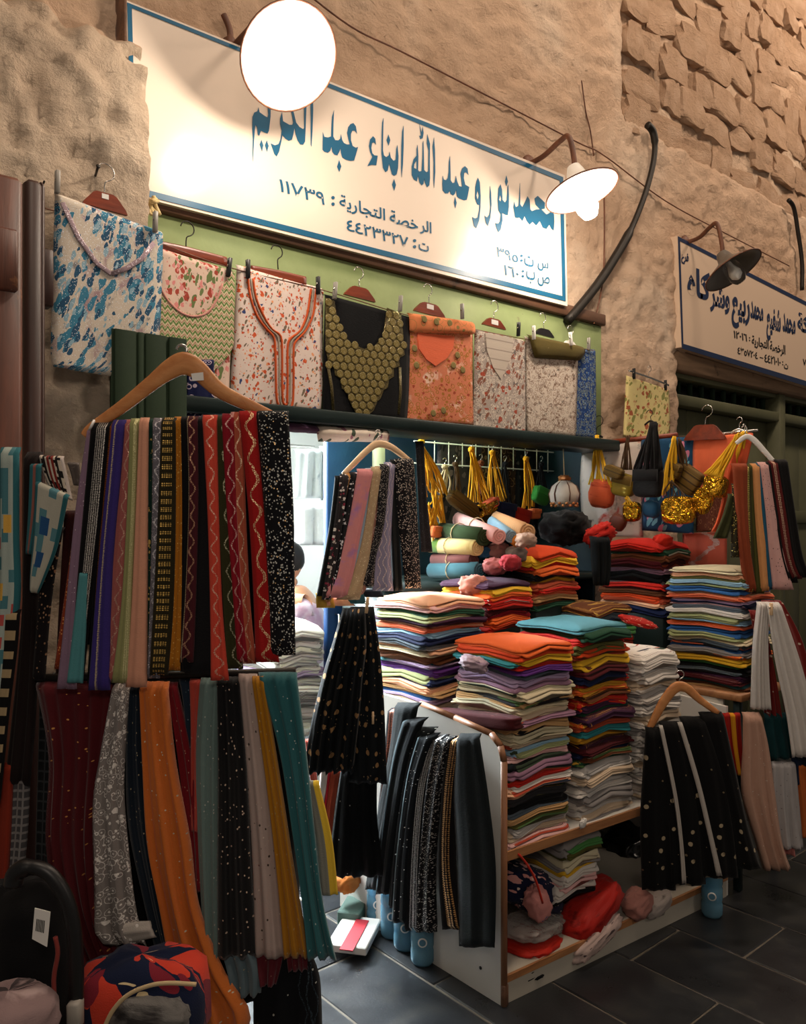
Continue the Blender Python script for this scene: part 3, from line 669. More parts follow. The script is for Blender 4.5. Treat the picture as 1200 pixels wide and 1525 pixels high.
# ------------------------------------------------------------------ cloth colours
C = {'black': '#0a0a0d', 'charcoal': '#2b2a2d', 'white': '#e4ddd4', 'cream': '#e6d7b4', 'ivory': '#d9cfae', 'peach': '#eab08a', 'pink': '#e3b3b0', 'lilac': '#b9a0c4', 'purple': '#5b2c7a',
     'navy': '#1a2448', 'blue': '#2f5f9a', 'sky blue': '#8fb6cf', 'teal': '#2c7f86', 'turquoise': '#3d757f', 'dark green': '#1f4a35', 'green': '#4d8a4a', 'olive': '#5c5a2c', 'sage': '#a9b07c',
     'yellow': '#e8b62e', 'mustard': '#c08a22', 'orange': '#ee6a2c', 'deep orange': '#d9481c', 'rust': '#a6452a', 'red': '#c8281e', 'crimson': '#8f1420', 'maroon': '#4c1219', 'brown': '#6a3b20',
     'tan': '#c49a68', 'grey': '#8f8a88', 'slate': '#55606a', 'mauve': '#8f6a80', 'rose': '#c47a76', 'coral': '#f0764f', 'plum': '#3f1f3a', 'silver': '#b4b0ac', 'beige': '#cdb79c'}
ORD = ['top', 'second', 'third', 'fourth', 'fifth', 'sixth', 'seventh', 'eighth', 'ninth', 'tenth', 'eleventh', 'twelfth', 'thirteenth', 'fourteenth', 'fifteenth', 'sixteenth', 'seventeenth', 'eighteenth', 'nineteenth', 'twentieth',
       'twenty-first', 'twenty-second', 'twenty-third', 'twenty-fourth', 'twenty-fifth', 'twenty-sixth', 'twenty-seventh', 'twenty-eighth', 'twenty-ninth', 'thirtieth', 'thirty-first', 'thirty-second', 'thirty-third', 'thirty-fourth', 'thirty-fifth', 'thirty-sixth', 'thirty-seventh', 'thirty-eighth']
FM = {'plain': fab('folded_plain', '#ffffff', (), objcol=True),
      'dots': fab('folded_dotted', '#ffffff', (('dots', '#efe6d8', 90, .2, .6),), objcol=True),
      'floral': fab('folded_floral', '#ffffff', (('leaf', '#33402f', 60, .5, .5), ('flor', '#a8442f', 45, .42, .6), ('flor', '#1c2333', 70, .3, .6)), objcol=True),
      'flower': fab('folded_flower', '#ffffff', (('leaf', '#4f6b3c', 55, .45, .5), ('flor', '#e0b040', 50, .42, .6), ('flor', '#e8d8c8', 60, .34, .6)), objcol=True),
      'grain': fab('folded_grain', '#ffffff', (('blot', '#6b5f58', 70, .60), ('blot', '#3d3836', 120, .66)), objcol=True),
      'gold': fab('folded_gold', '#ffffff', (('rings', '#c39a4c', 22, .8, 16),), objcol=True),
      'bandhani': fab('folded_bandhani', '#ffffff', (('rings', '#e4a23a', 60, .5, 14), ('blot', '#3a1310', 25, .58)), objcol=True)}
def fold_mesh(k, plies):
    """a folded length of cloth: rounded slab, folded edges bulging, unit size"""
    rnd = random.Random(k); NP = 44; off = Vector((k*3.1, k*1.7, 0)); V, F, U = [], [], []
    prof = []
    for p in range(plies):
        z0, z1 = p/plies, (p+1)/plies; h = z1-z0
        prof += [(.013, z0+.0*h), (.002, z0+.2*h), (.0, z0+.5*h), (.002, z0+.8*h), (.013, z0+.99*h)]
    prof += [(.06, 1.03), (.2, 1.06), (.34, 1.07)]
    def sag(x, y): r = max(abs(x), abs(y))*2; return -1.15*r**5*(abs(x*y)*4)**.5 - .35*r**4 + .28*math.sin(5*x+1)*math.cos(4*y)
    lay = [(rnd.uniform(-.03, .02), rnd.uniform(-.03, .02)) for _ in range(plies+1)]
    for i, (ins, z) in enumerate(prof):
        pl_ = min(i//5, plies)
        for j in range(NP):
            q = 2*math.pi*j/NP; c, s = math.cos(q), math.sin(q); e = 2/14
            x = math.copysign(abs(c)**e, c)*.5; y = math.copysign(abs(s)**e, s)*.5
            f = 1-ins*2; nn = mn.noise(Vector((c*1.5, s*1.5, pl_*1.3))+off)*.05
            x2, y2 = x*(f+nn+lay[pl_][0]), y*(f+nn*1.2+lay[pl_][1])
            V.append(Vector((x2, y2, z+sag(x2, y2)+.3*mn.noise(Vector((x*3, y*3, 0))+off)))); U.append((j/NP*1.1, z*.016) if i < len(prof)-3 else (x2*.3+2, y2*.3))
    n = len(prof)
    for i in range(n-1):
        for j in range(NP): F.append((i*NP+j, i*NP+(j+1) % NP, (i+1)*NP+(j+1) % NP, (i+1)*NP+j))
    V.append(Vector((0, 0, 1.07+.0))); U.append((2, 0)); b = (n-1)*NP
    for j in range(NP): F.append((b+j, b+(j+1) % NP, len(V)-1))
    F.append(tuple(range(NP-1, -1, -1)))
    me = bpy.data.meshes.new('folded_cloth'); me.from_pydata(V, [], F); ul = me.uv_layers.new()
    for l in me.loops: ul.data[l.index].uv = U[l.vertex_index]
    me.polygons.foreach_set('use_smooth', [True]*len(me.polygons)); me.materials.append(FM['plain']); return me
FOLDS = [fold_mesh(k, (2, 3, 2, 4)[k % 4]) for k in range(14)]
PLWORD = {'plain': '', 'dots': 'dotted ', 'floral': 'floral-print ', 'flower': 'flower-print ', 'grain': 'speckled ', 'gold': 'gold-patterned ', 'bandhani': 'tie-dyed ', }
def stack(where, group, x0, x1, y0, y1, z0, z1, items, jit=.008, lean=(0, 0), rnd_seed=1, rz=0, name='folded_scarf', noun='cloth', cat='cloth', grow=1.06):
    """items from the top down: 'colour' or 'colour/pattern'"""
    rnd = random.Random(rnd_seed); n = len(items); ws = [rnd.uniform(.65, 1.4) for _ in items]; sw = sum(ws); zc = z1
    for i, it in enumerate(items):
        col, pat = (it.split('/')+['plain'])[:2]; h = (z1-z0)*ws[i]/sw; zc -= h; z = zc; f = (z-z0)/(z1-z0)
        o = bpy.data.objects.new(name, rnd.choice(FOLDS)); COL.objects.link(o)
        o.material_slots[0].link = 'OBJECT'; o.material_slots[0].material = FM[pat]
        o.location = ((x0+x1)/2+rnd.uniform(-jit, jit)+lean[0]*f, (y0+y1)/2+rnd.uniform(-jit, jit)+lean[1]*f, z)
        sx, sy = (x1-x0)*rnd.uniform(.92, 1.05), (y1-y0)*rnd.uniform(.92, 1.05)
        o.scale = (sx, sy, h*grow); o.rotation_euler = (0, 0, rz+rnd.uniform(-.05, .05)+math.pi*rnd.randint(0, 1))
        c = lin(C[col]); j = rnd.uniform(.85, 1.12); o.color = (min(1, c[0]*j), min(1, c[1]*j), min(1, c[2]*j), 1)
        pos = 'on top of' if i == 0 else (f'at bottom of' if i == n-1 else f'{ORD[i]} from top in')
        tag(o, f'{col} {PLWORD[pat]}{noun} {pos} {where}', cat, group)

# ------------------------------------------------------------------ hangers, pegs
def hook_pts(base, top, n, side=1):
    """wire hook: up from base, round over the top, seen along n"""
    base, top = Vector(base), Vector(top); s = Vector((0, 0, 1)).cross(n).normalized()*side; h = (top-base).length; r = h*.27
    P = [base, base+(top-base)*.38]
    for a in range(0, 9):
        q = math.pi*(-.35+1.3*a/8); P.append(top + s*(r*math.cos(q)) + Vector((0, 0, r*math.sin(q)-r)))
    return P
def hanger(label, pl, path_px, w_px, hook_px, mat, off=0.0, dpt=.007, wire=M_STEEL, sticker=None, group=None, side=1, wr=.0022):
    n = NRM[pl[0]]; pts = [at(pl, *p)+n*off for p in path_px]; d = (pts[0]-CAM).dot(AX); k = d/FPX
    t = empty('clothes_hanger', pts[len(pts)//2], label, 'hanger', group)
    sp = smooth_path(pts, 5); ww = []
    for i in range(len(sp)):
        f = i/5; a = int(min(f, len(w_px)-1.001)); ww.append((w_px[a]+(w_px[a+1]-w_px[a])*(f-a))*k/2)
    mk('shoulder_bar', bar(sp, ww, dpt, n, 12, 2.6), mat, t)
    if hook_px:
        hb, ht = at(pl, *hook_px[0])+n*off, at(pl, *hook_px[1])+n*off
        mk('hook', tube(smooth_path(hook_pts(hb, ht, n, side), 3), wr, 6), wire, t)
    if sticker: mk('price_sticker', plate([sticker], pl, off+dpt+.0012, .0004), M_WHITEP, t, False)
    return t
def peg(px, py, pl, off, mat, label, ang=0.0, s=1.0):
    n = NRM[pl[0]]; c = at(pl, px, py)+n*off; s1 = Vector((0, 0, 1)).cross(n).normalized(); a = Vector((0, 0, 1))*math.cos(ang)+s1*math.sin(ang); b = s1*math.cos(ang)-Vector((0, 0, 1))*math.sin(ang)
    t = empty('clothes_peg', c, label, 'peg')
    for sg in (-1, 1): mk('jaw', box(c+n*(.005*sg), (.012*s, .006, .062*s), (b, n, a), .0015), mat, t)
    mk('spring', tube([c-b*.008+a*.006, c+b*.008+a*.006], .004, 6), M_STEEL, t)

# ------------------------------------------------------------------ top row of folded dresses under the sign
KP = ('y', -.13)
def dress(label, rows, mat, th=.018, off=0.0, pl=KP, amp=.003, plt=1.2, seed=1):
    n = NRM[pl[0]]; R = [(at(pl, *a)+n*off, at(pl, *b)+n*off) for a, b in rows]
    t = empty('folded_dress', R[0][0].lerp(R[0][1], .5), label, 'dress')
    mk('folded_body', drape(R, n, th, plt, amp, seed, 16, 26), mat, t); return t
m_k1 = fab('blue_leaf_print', '#d9cdbd', (('blot', '#a98e92', 11, .53, .6), ('blot', '#6f7278', 16, .60, .8), ('leaf', '#3f7f9c', 26, .72, .9), ('leaf', '#2d5472', 34, .6, .9), ('leaf', '#8fb0c0', 42, .5, .9), ('glit', '#eef2fa', 210, .26, .55)), w=.42, use='UV')
k1 = dress('white dress printed with blue leaves and silver glitter on the rough pier at far left', [((66,300),(224,356)),((63,420),(222,446)),((60,530),(214,528)),((64,553),(176,571))], m_k1, off=.10, th=.022)
GLT = fab('glitter_band', '#9f8a92', (('glit', '#f0e6f0', 260, .3, .8),), w=.03)
mk('neck_band', join(bar([at(KP, *p)+NRM['y']*.114 for p in ((75,318),(98,368),(125,405),(146,420))], .008, .002, NRM['y'], 8), bar([at(KP, *p)+NRM['y']*.114 for p in ((208,375),(190,398),(168,412),(146,420))], .008, .002, NRM['y'], 8)), GLT, k1)
m_k2 = fab('green_rose_floral', '#e2c6b4', (('leaf', '#6b7a4c', 40, .6, .8), ('flor', '#a8483a', 30, .5, .9), ('flor', '#d88a86', 36, .46, .9), ('blot', '#4d4034', 34, .62)), w=.4)
k2 = dress('floral dress with green chevron yoke second along the row under the long sign', [((226,368),(343,404)),((222,450),(341,480)),((218,520),(338,560)),((224,556),(337,614))], m_k2, off=.02)
m_chev = fab('chevron_beads', '#d8c7a4', (('chev', '#5f7f42', 50, 42, .026, .36, 0.0), ('chev', '#9a5a50', 50, 42, .026, .66, .52), ('glit', '#fff2da', 230, .22, .5)), w=1.0)
mk('chevron_yoke', plate([[(222,425),(232,432),(245,452),(262,466),(282,472),(300,466),(314,448),(322,428),(342,408),(341,515),(335,530),(310,556),(285,540),(270,522),(218,520)]], KP, .0345, .0015), m_chev, k2)
mk('neck_edge', bar(smooth_path([at(KP, *p)+NRM['y']*.036 for p in ((230,428),(243,450),(262,468),(282,474),(302,468),(316,448),(324,426))], 4), .004, .003, NRM['y'], 8), fab('rose_satin', '#d79a8f', ()), k2)
m_k3 = fab('white_ditsy_floral', '#ecd9cf', (('leaf', '#7a6a58', 60, .42, .8), ('flor', '#cf5a34', 42, .42, 1.0), ('flor', '#3d4a78', 30, .26, .9), ('flor', '#e9a070', 55, .34, .9), ('flor', '#c0442c', 70, .3, .8)), w=.42)
k3 = dress('white ditsy-floral dress with orange embroidered neckline third in the row under the long sign', [((350,394),(479,430)),((346,480),(478,516)),((341,560),(477,580)),((341,606),(475,614))], m_k3, off=.012)
m_orb = fab('orange_cord', '#cf5a2c', (('seam', '#3a3a4a', 130, .12),), w=.02); m_sil = fab('silver_cord', '#a8a090', (('seam', '#5a5a60', 160, .2),), w=.02)
for dx, mm, r in ((0, m_orb, .0042), (5.5, m_sil, .0034), (10, m_orb, .0042)):
    P = [(364+dx*.8,417),(368+dx*.8,445),(378+dx,473),(392+dx*.8,492),(403+dx,505-dx*.25),(405+dx,530),(406+dx*.9,580),(408+dx*.85,600),(413+dx*.5,608-dx*.55),(420,611-dx*.7),(427-dx*.5,608-dx*.55),(431-dx*.85,598),(432-dx*.9,560),(432-dx*.9,520),(437-dx,508-dx*.2),(450-dx*.8,494),(461-dx*.9,470),(464-dx*.8,445),(466-dx*.8,432)]
    mk('embroidered_cord', tube(smooth_path([at(KP, *p)+NRM['y']*.0245 for p in P], 3), r, 6), mm, k3)
k4 = dress('black dress with gold medallion yoke fourth in the row under the long sign', [((481,438),(608,472)),((479,520),(607,545)),((478,590),(605,600)),((477,617),(603,628))], fab('black_crepe', '#07080b', ()), off=.012)
m_gold = fab('gold_sequin', '#4a3f1e', (('glit', '#d8cc90', 330, .3, .6),), use='Obj', rough=.5)
mk('gold_ground', plate([[(480,445),(493,450),(497,478),(505,500),(520,514),(537,521),(553,516),(565,503),(569,475),(571,460),(592,468),(595,500),(597,530),(588,535),(590,546),(581,550),(581,562),(574,566),(572,578),(566,582),(561,595),(557,598),(551,612),(540,622),(526,620),(521,608),(514,596),(512,583),(504,580),(502,565),(494,560),(492,548),(484,544),(480,520)]], KP, .0225, .0015), m_gold, k4)
mdm = None
def inpoly(x, y, P):
    r = False
    for i in range(len(P)):
        (x1, y1), (x2, y2) = P[i], P[i-1]
        if (y1 > y) != (y2 > y) and x < (x2-x1)*(y-y1)/(y2-y1)+x1: r = not r
    return r
GP = [(478,445),(493,450),(497,478),(505,500),(520,514),(537,521),(553,516),(565,503),(569,475),(567,453),(594,466),(597,530),(590,546),(574,566),(566,582),(557,598),(545,622),(526,620),(512,590),(494,560),(480,544)]
gm = fab('gold_medallion', '#80703a', (('glit', '#fff4cc', 330, .34, .55), ('glit', '#3a3014', 280, .3, .3)), use='Obj', rough=.4)
for r in range(16):
    for c_ in range(11):
        px = 484+11.2*c_+(5.6 if r % 2 else 0); py = 452+11.6*r + (px-484)*.20*(1-r/16)
        if not inpoly(px, py, GP): continue
        q = at(KP, px, py)+NRM['y']*.024
        if mdm is None:
            o = mk('medallion', lathe([(.0162, 0), (.0152, .003), (.0125, .001), (.009, .0032), (.005, .001), (0, .003)], q, NRM['y'], 12), gm, k4); mdm = o; mq = q
        else: dupe(mdm, mdm.location+(q-mq))
for xs in ((482,541,491,612), (590,548,588,618)): mk('side_trim', bar([at(KP, xs[0], xs[1])+NRM['y']*.024, at(KP, (xs[0]+xs[2])/2+2, (xs[1]+xs[3])/2)+NRM['y']*.024, at(KP, xs[2], xs[3])+NRM['y']*.024], .007, .002, NRM['y'], 8), m_gold, k4)
m_k5 = fab('orange_paisley_wash', '#d98260', (('blot', '#e9c9b4', 14, .56, .8), ('rings', '#a8702e', 44, .9, 20), ('flor', '#a2432e', 46, .36, .9), ('glit', '#e8c070', 300, .24, .3)), w=.33)
k5 = dress('orange dress with satin neck and gold scrolls fifth in the row under the long sign', [((606,484),(702,496)),((605,540),(702,560)),((604,600),(703,610)),((596,629),(704,634))], m_k5, off=.008, seed=4)
m_satin = fab('orange_satin', '#e8683c', (), rough=.35, sheen=.3)
mk('satin_inset', plate([[(617,497),(672,502),(670,520),(660,535),(644,546),(630,536),(619,520)]], KP, .0185, .003), m_satin, k5)
mk('folded_collar', drape([(at(KP, 603,466)+NRM['y']*.022, at(KP, 701,480)+NRM['y']*.022), (at(KP, 604,482)+NRM['y']*.026, at(KP, 702,495)+NRM['y']*.026), (at(KP, 606,497)+NRM['y']*.02, at(KP, 700,499)+NRM['y']*.02)], NRM['y'], .03, 1, .003, 5, 14, 14), fab('orange_collar', '#e58a58', (('rings', '#8f7a44', 24, .5, 14),), w=.33), k5)
gr = None
for px, py in ((622,478),(640,482),(660,484),(612,520),(676,530),(684,552),(670,545),(615,545),(655,612),(640,616)):
    q = at(KP, px, py)+NRM['y']*(.04 if py < 495 else .02)
    if gr is None: gr = mk('embroidered_ring', lathe([(.011, 0), (.016, .003), (.011, .004), (.005, .003), (0, .004)], q, NRM['y'], 14), fab('gold_green_thread', '#8a7a4a', (('glit', '#d8c890', 400, .3, .6),), w=.03), k5); gq = q
    else: dupe(gr, gr.location+(q-gq))
m_k6 = fab('grey_autumn_floral', '#b5a69c', (('blot', '#6f6662', 30, .54, .8), ('rings', '#ddd0c0', 60, .9, 18), ('leaf', '#8a5a48', 44, .55, .9), ('flor', '#a84a34', 26, .40, .9), ('glit', '#f0e4d4', 300, .24, .3)), w=.3)
k6 = dress('grey-beige dress with autumn flowers sixth in the row under the long sign', [((703,490),(779,507)),((703,560),(779,575)),((702,610),(779,620)),((700,640),(778,650))], m_k6, off=.014, seed=6)
mk('satin_inset', plate([[(717,497),(758,505),(757,525),(750,545),(740,566),(728,548),(719,522)]], KP, .0245, .002), fab('pale_satin', '#c9bcae', (('seam', '#9c8f84', 22, .06),), rough=.4), k6)
m_k7 = fab('white_brown_ikat', '#d8cabb', (('blot', '#6a4a38', 32, .53, 1.4), ('rings', '#a08a7a', 60, .9, 18), ('blot', '#2e2622', 40, .60, 1.0)), w=.33)
k7 = dress('white dress with brown ikat print and rolled olive top under the long sign', [((780,500),(860,520)),((779,570),(858,582)),((780,620),(857,630)),((782,645),(856,651))], m_k7, off=.006, seed=8)
mk('rolled_top', drape([(at(KP, 783,498)+NRM['y']*.02, at(KP, 866,517)+NRM['y']*.02), (at(KP, 784,518)+NRM['y']*.028, at(KP, 864,528)+NRM['y']*.028), (at(KP, 790,534)+NRM['y']*.02, at(KP, 858,538)+NRM['y']*.02)], NRM['y'], .036, 1, .004, 9, 14, 14), fab('olive_velvet', '#55491f', (('blot', '#b9ae90', 28, .66),), w=.3), k7)
m_k8 = fab('royal_blue_floral', '#173a72', (('rings', '#7f8a7c', 60, .9, 18), ('flor', '#5f83b4', 90, .36, .5)), w=.2)
k8 = dress('royal blue dress with gold scroll edge last in the row under the long sign', [((853,518),(887,520)),((854,580),(888,585)),((853,650),(888,656))], m_k8, off=.0, seed=10)
HRED = [(8, 22, 24, 20, 8)]
def khang(label, cx, cy, w, hook, mat, st, sl=.26, wire=M_STEEL, off=.0, pl=KP):
    h = w*.38; n = NRM[pl[0]]; c = at(pl, cx, cy)+n*off
    t = empty('clothes_hanger', c, label, 'hanger')
    sh = [(-.5, .95), (-.46, .72), (-.26, .10), (-.18, .0), (.18, .0), (.26, .10), (.46, .72), (.5, .95)]
    mk('shoulder_plate', plate([[(cx+fx*w, cy+fy_*h+fx*w*sl) for fx, fy_ in sh]], pl, off, .007), mat, t, False)
    mk('hook', tube(smooth_path(hook_pts(at(pl, cx, cy+2)+n*off, at(pl, *hook)+n*off, n), 3), .0022, 6), wire, t)
    if st: mk('price_sticker', plate([[(cx-5, cy+2-5*sl), (cx+5, cy+2+5*sl), (cx+5, cy+9+5*sl), (cx-5, cy+9-5*sl)]], pl, off+.0078, .0004), M_WHITEP, t, False)
khang('mahogany hanger with white price sticker on a nail in the rough pier', 141, 300, 66, (143, 257), M_HANGRED, True, off=.085)
hanger('mahogany clip hanger above the chevron dress', KP, [(228, 366), (280, 377), (335, 391)], [16, 16, 15], ((275, 370), (277, 331)), M_HANGRED, .01, .006, M_IRON)
hanger('mahogany clip hanger above the ditsy-floral dress', KP, [(372, 404), (412, 411), (453, 420)], [16, 16, 15], ((412, 402), (410, 366)), M_HANGRED, .01, .006, M_IRON)
khang('small mahogany hanger behind the gold medallion dress', 535, 428, 46, (534, 398), M_HANGRED, False)
khang('mahogany hanger with sticker behind the orange dress', 639, 452, 46, (637, 423), M_HANGRED, True)
khang('mahogany hanger with sticker behind the grey-beige dress', 735, 475, 34, (736, 448), M_HANGRED, True)
khang('black hanger behind the olive-topped dress', 810, 490, 28, (808, 466), M_HANGDARK, False)
khang('white wire hanger behind the royal blue dress', 848, 508, 20, (849, 485), M_WHITEP, False)
wire([aty(p, q, -.15) for p, q in ((40,286),(66,310),(140,325),(222,356),(340,398),(480,432),(608,470),(704,490),(782,505),(884,522))], .0022, 'drying line the dresses are pegged to under the long sign')
for i, (px, py, mt, lb, o_) in enumerate(((66,290,M_GREYP,'grey peg at the left shoulder of the blue leaf dress',.125),(208,346,M_GREYP,'grey peg at the right shoulder of the blue leaf dress',.125),(333,402,M_BLACKP,'black clip at the right shoulder of the chevron dress',.04),(362,404,M_BLACKP,'black clip at the left shoulder of the ditsy-floral dress',.035),(466,428,M_BLACKP,'black clip at the right shoulder of the ditsy-floral dress',.035),
        (490,436,M_GREYP,'grey peg at the left shoulder of the gold medallion dress',.04),(587,455,M_GREYP,'grey peg at the right shoulder of the gold medallion dress',.04),(676,467,M_GREYP,'grey peg on the rolled collar of the orange dress',.052),(765,492,M_BLACKP,'black clip at the shoulder of the grey-beige dress',.03),(783,498,M_WHITEP,'pale peg at the left of the olive-topped dress',.05),(838,507,M_WHITEP,'pale peg at the right of the olive-topped dress',.05),(873,513,M_GREYP,'grey peg on the royal blue dress',.015))):
    peg(px, py, KP, o_, mt, lb, random.uniform(-.15, .15), 1.1)
mk('rag_knot', join(strands(aty(229, 292, -.1), [aty(222+4*i, 318+2*(i % 3), -.11) for i in range(5)], .006, 3), roll_geo(aty(226, 300, -.12), aty(233, 298, -.1), .012, 2)), fab('cream_rag', '#d9c08a', ()), label='knotted cream rag hanging at the left end of the green board', cat='rag')
# rolled cloths tucked under the steel beam
mk('rolled_cloth', drape([(aty(470, 630, -.2), aty(580, 636, -.2)), (aty(471, 645, -.215), aty(579, 648, -.215)), (aty(472, 658, -.2), aty(577, 658, -.2))], NRM['y'], .06, 2, .006, 3, 14, 12), fab('tucked_floral', '#cdbfb0', (('leaf', '#3e4a3c', 30, .5, .6), ('flor', '#8a5a68', 26, .4, .6)), w=.36), label='floral cloth rolled up under the dark steel beam', cat='cloth')
mk('rolled_cloth', drape([(aty(425, 624, -.2), aty(476, 632, -.2)), (aty(426, 634, -.21), aty(476, 640, -.21)), (aty(428, 643, -.2), aty(474, 646, -.2))], NRM['y'], .05, 2, .006, 4, 10, 10), fab('tucked_plum', '#3a2036', (('flor', '#7a5a7a', 30, .4, .6),), w=.2), label='plum cloth rolled up under the dark steel beam at its left', cat='cloth')
# yellow blouse on the pier
yk = dress('pale yellow floral blouse pegged on the right plaster pier', [((932,558),(996,580)),((930,600),(998,620)),((928,650),(998,660))], fab('yellow_floral', '#e2cf8e', (('leaf', '#8a8a4a', 38, .55, .8), ('flor', '#a85a3a', 26, .44, .9), ('blot', '#b9704f', 22, .58)), w=.35), pl=('y', -.09), seed=12)
hanger('thin wire clip hanger of the yellow blouse on the pier', ('y', -.09), [(935,552),(965,562),(995,574)], [3, 3, 3], ((965,560),(966,545)), M_STEEL, .004, .002)
peg(941, 557, ('y', -.09), .012, M_BLACKP, 'black clip at the left of the yellow blouse'); peg(988, 574, ('y', -.09), .012, M_BLACKP, 'black clip at the right of the yellow blouse')

hang('paisley_cloth', 'navy paisley cloth showing between the green leaf and the big wooden hanger', 'cloth', ('y', -.20), [(278,319,535),(277,319,575),(277,319,640)], fab('navy_paisley', '#141a44', (('rings', '#b8a8b8', 44, 1, 20),), .1), .014, .0, 1.5, .003, 300)
# ------------------------------------------------------------------ left display: scarves over the big wooden hanger
HB = ('d', 1.72)
hanger('big pale wooden hanger carrying the row of beaded scarves at left', HB, [(122,648),(134,636),(180,604),(225,568),(250,549),(271,540),(292,549),(325,580),(372,604),(426,629)], [11,15,19,23,30,36,30,23,19,13], ((271,540),(268,512)), M_HANGER, -.012, .008, M_STEEL, [(284,556),(302,554),(303,566),(286,567)], wr=.003)
mk('tie_thread', tube([atd(140,626,1.70), atd(136,634,1.69), atd(133,640,1.70)], .003, 5), M_WHITEP, label='white thread tied round the left end of the big wooden hanger', cat='thread')
SW = .03
sc1 = [
 ('rust sequinned scarf slipping behind at the left end', [(125,134,634),(106,120,770),(74,96,1000)], fab('s_rust', '#8e3a22', (('glit', '#f0a860', 190, .3, .7),), SW), -.028),
 ('mauve scarf at the left end', [(131,141,633),(112,128,760),(98,114,900),(84,111,1027)], fab('s_mauve', '#8d7288', (('glit', '#d8c4d0', 150, .2, .25),), SW), -.006),
 ('black scarf with a crystal mesh band', [(138,164,629),(126,152,760),(114,136,900),(106,124,1012)], fab('s_crys', C['black'], (('band', '#cfcac2', .38, .85, 330, .34),), SW), .004),
 ('aqua scarf end below the crystal mesh scarf', [(122,133,850),(111,129,940),(102,125,1016)], fab('s_aqua', '#4f8d92', (), SW), .008),
 ('black scarf with an amber sequin strip', [(160,173,627),(150,165,730),(141,154,850),(130,140,1018)], fab('s_amber', C['black'], (('band', '#c86a2a', .35, .95, 300, .4),), SW), -.004),
 ('purple scarf with a chain of beads', [(170,187,625),(163,181,700),(149,168,850),(135,164,1027)], fab('s_purp', '#3b2f78', (('band', '#d8c49a', .28, .42, 300, .42),), SW), .006),
 ('dusty rose scarf with faint scrolls', [(185,199,624),(176,193,750),(165,186,880),(148,174,1015)], fab('s_rose', '#a8605a', (('wave', '#d8b09a', .6, .14, 160, .05),), SW), .0),
 ('sage scarf with a beaded edge', [(196,207,623),(192,204,750),(183,198,900),(168,196,1016)], fab('s_sage', '#9a9a66', (('band', '#d8d0a0', .6, .9, 320, .35),), SW), .007),
 ('slim black scarf beside the sage one', [(204,215,622),(200,211,800),(194,206,1000)], fab('s_blk', C['black'], (), SW), -.012),
 ('plain peach scarf', [(211,222,622),(206,221,750),(199,220,900),(190,219,1022)], fab('s_peach', '#d99c80', (), SW), .010),
 ('bottle green scarf with gold sprigs', [(219,233,622),(219,230,760),(219,228,900),(216,228,1000)], fab('s_bott', '#12332a', (('flor', '#c9a860', 90, .4, .5),), SW), -.006),
 ('grey scarf with silver paisley', [(229,246,622),(228,243,760),(225,239,900),(221,237,1010)], fab('s_gpais', '#6d6a72', (('wave', '#d8d4d8', .5, .2, 190, .06), ('rings', '#c9c4cc', 110, .8, 14)), SW), .003),
 ('olive-black scarf with gold bead bars', [(243,262,622),(238,262,760),(231,259,900),(225,251,1004)], fab('s_bars', '#2a2514', (('bars', '#d8b060', .2, .85, 260, .016),), SW), .009),
 ('amber gold scarf', [(260,274,620),(262,276,760),(257,272,920),(249,271,998)], fab('s_gold', '#b5711e', (('glit', '#e8b860', 200, .26, .5),), SW), .002),
 ('black velvet scarf beside the amber one', [(271,285,620),(273,289,760),(270,286,1000)], fab('s_blk', C['black'], (), SW), .006),
 ('maroon paisley scarf with a hanging bead chain', [(281,295,620),(284,296,740),(279,293,880),(271,289,985)], fab('s_mpais', '#4a1a22', (('wave', '#d0a080', .5, .2, 170, .07), ('band', '#d8c8a0', .05, .18, 300, .42)), SW), .011),
 ('wide plain black scarf in the middle right', [(291,312,620),(288,314,760),(279,317,900),(275,319,1004)], fab('s_chr', '#17171a', (), SW), -.002),
 ('coral red scarf with scroll embroidery', [(303,323,618),(311,326,760),(315,331,900),(316,341,1012)], fab('s_cor', '#d24a38', (('wave', '#e8b8a0', .55, .2, 150, .06),), SW), .009),
 ('dark olive scarf with silver scallops', [(321,341,618),(325,344,760),(333,350,900),(338,361,996)], fab('s_dol', '#35351c', (('wave', '#cfcaa8', .7, .2, 110, .05),), SW), .001),
 ('crimson scarf with silver crescents', [(332,349,616),(340,353,760),(350,361,900),(355,369,985)], fab('s_crim', '#8c1524', (('wave', '#d8b0a8', .6, .22, 130, .06),), SW), .008),
 ('rosy rust scarf with a braided edge', [(344,361,613),(350,365,760),(359,372,900),(362,381,988)], fab('s_rrust', '#b2563f', (('wave', '#e0c0a0', .6, .2, 120, .06), ('stripe', '#d99a92', .0, .3)), SW), .003),
 ('red scarf with gold paisley border', [(357,381,612),(372,393,760),(380,403,900),(382,416,985)], fab('s_rpais', '#a81c1c', (('wave', '#e8c89a', .55, .2, 95, .05), ('wave', '#e8c89a', .62, .24, 95, .03)), SW), .010),
 ('black scarf with plain edge near the right end', [(371,391,611),(388,402,760),(397,413,900),(401,418,978)], fab('s_blk', C['black'], (), SW), .0),
 ('black scarf scattered with pearls at the right end', [(386,429,612),(396,437,760),(403,439,900),(406,440,974)], fab('s_pearl', '#121318', (('dots', '#cfcfc8', 170, .30, .9), ('glit', '#f0c890', 150, .25, .2)), .066), .014),
]
for i, (lb, rows, m, off) in enumerate(sc1):
    rows = [(r[0]-1.2, r[1]+1.6, r[2]) for r in rows]
    hang('hanging_scarf', lb + ' of the big wooden hanger' if 'end' in lb.split()[-1] else lb + ' on the big wooden hanger', 'scarf', HB, rows, m, .016 if i < 23 else .02, off, 1.3, .0022, i+3, None, nv=26)
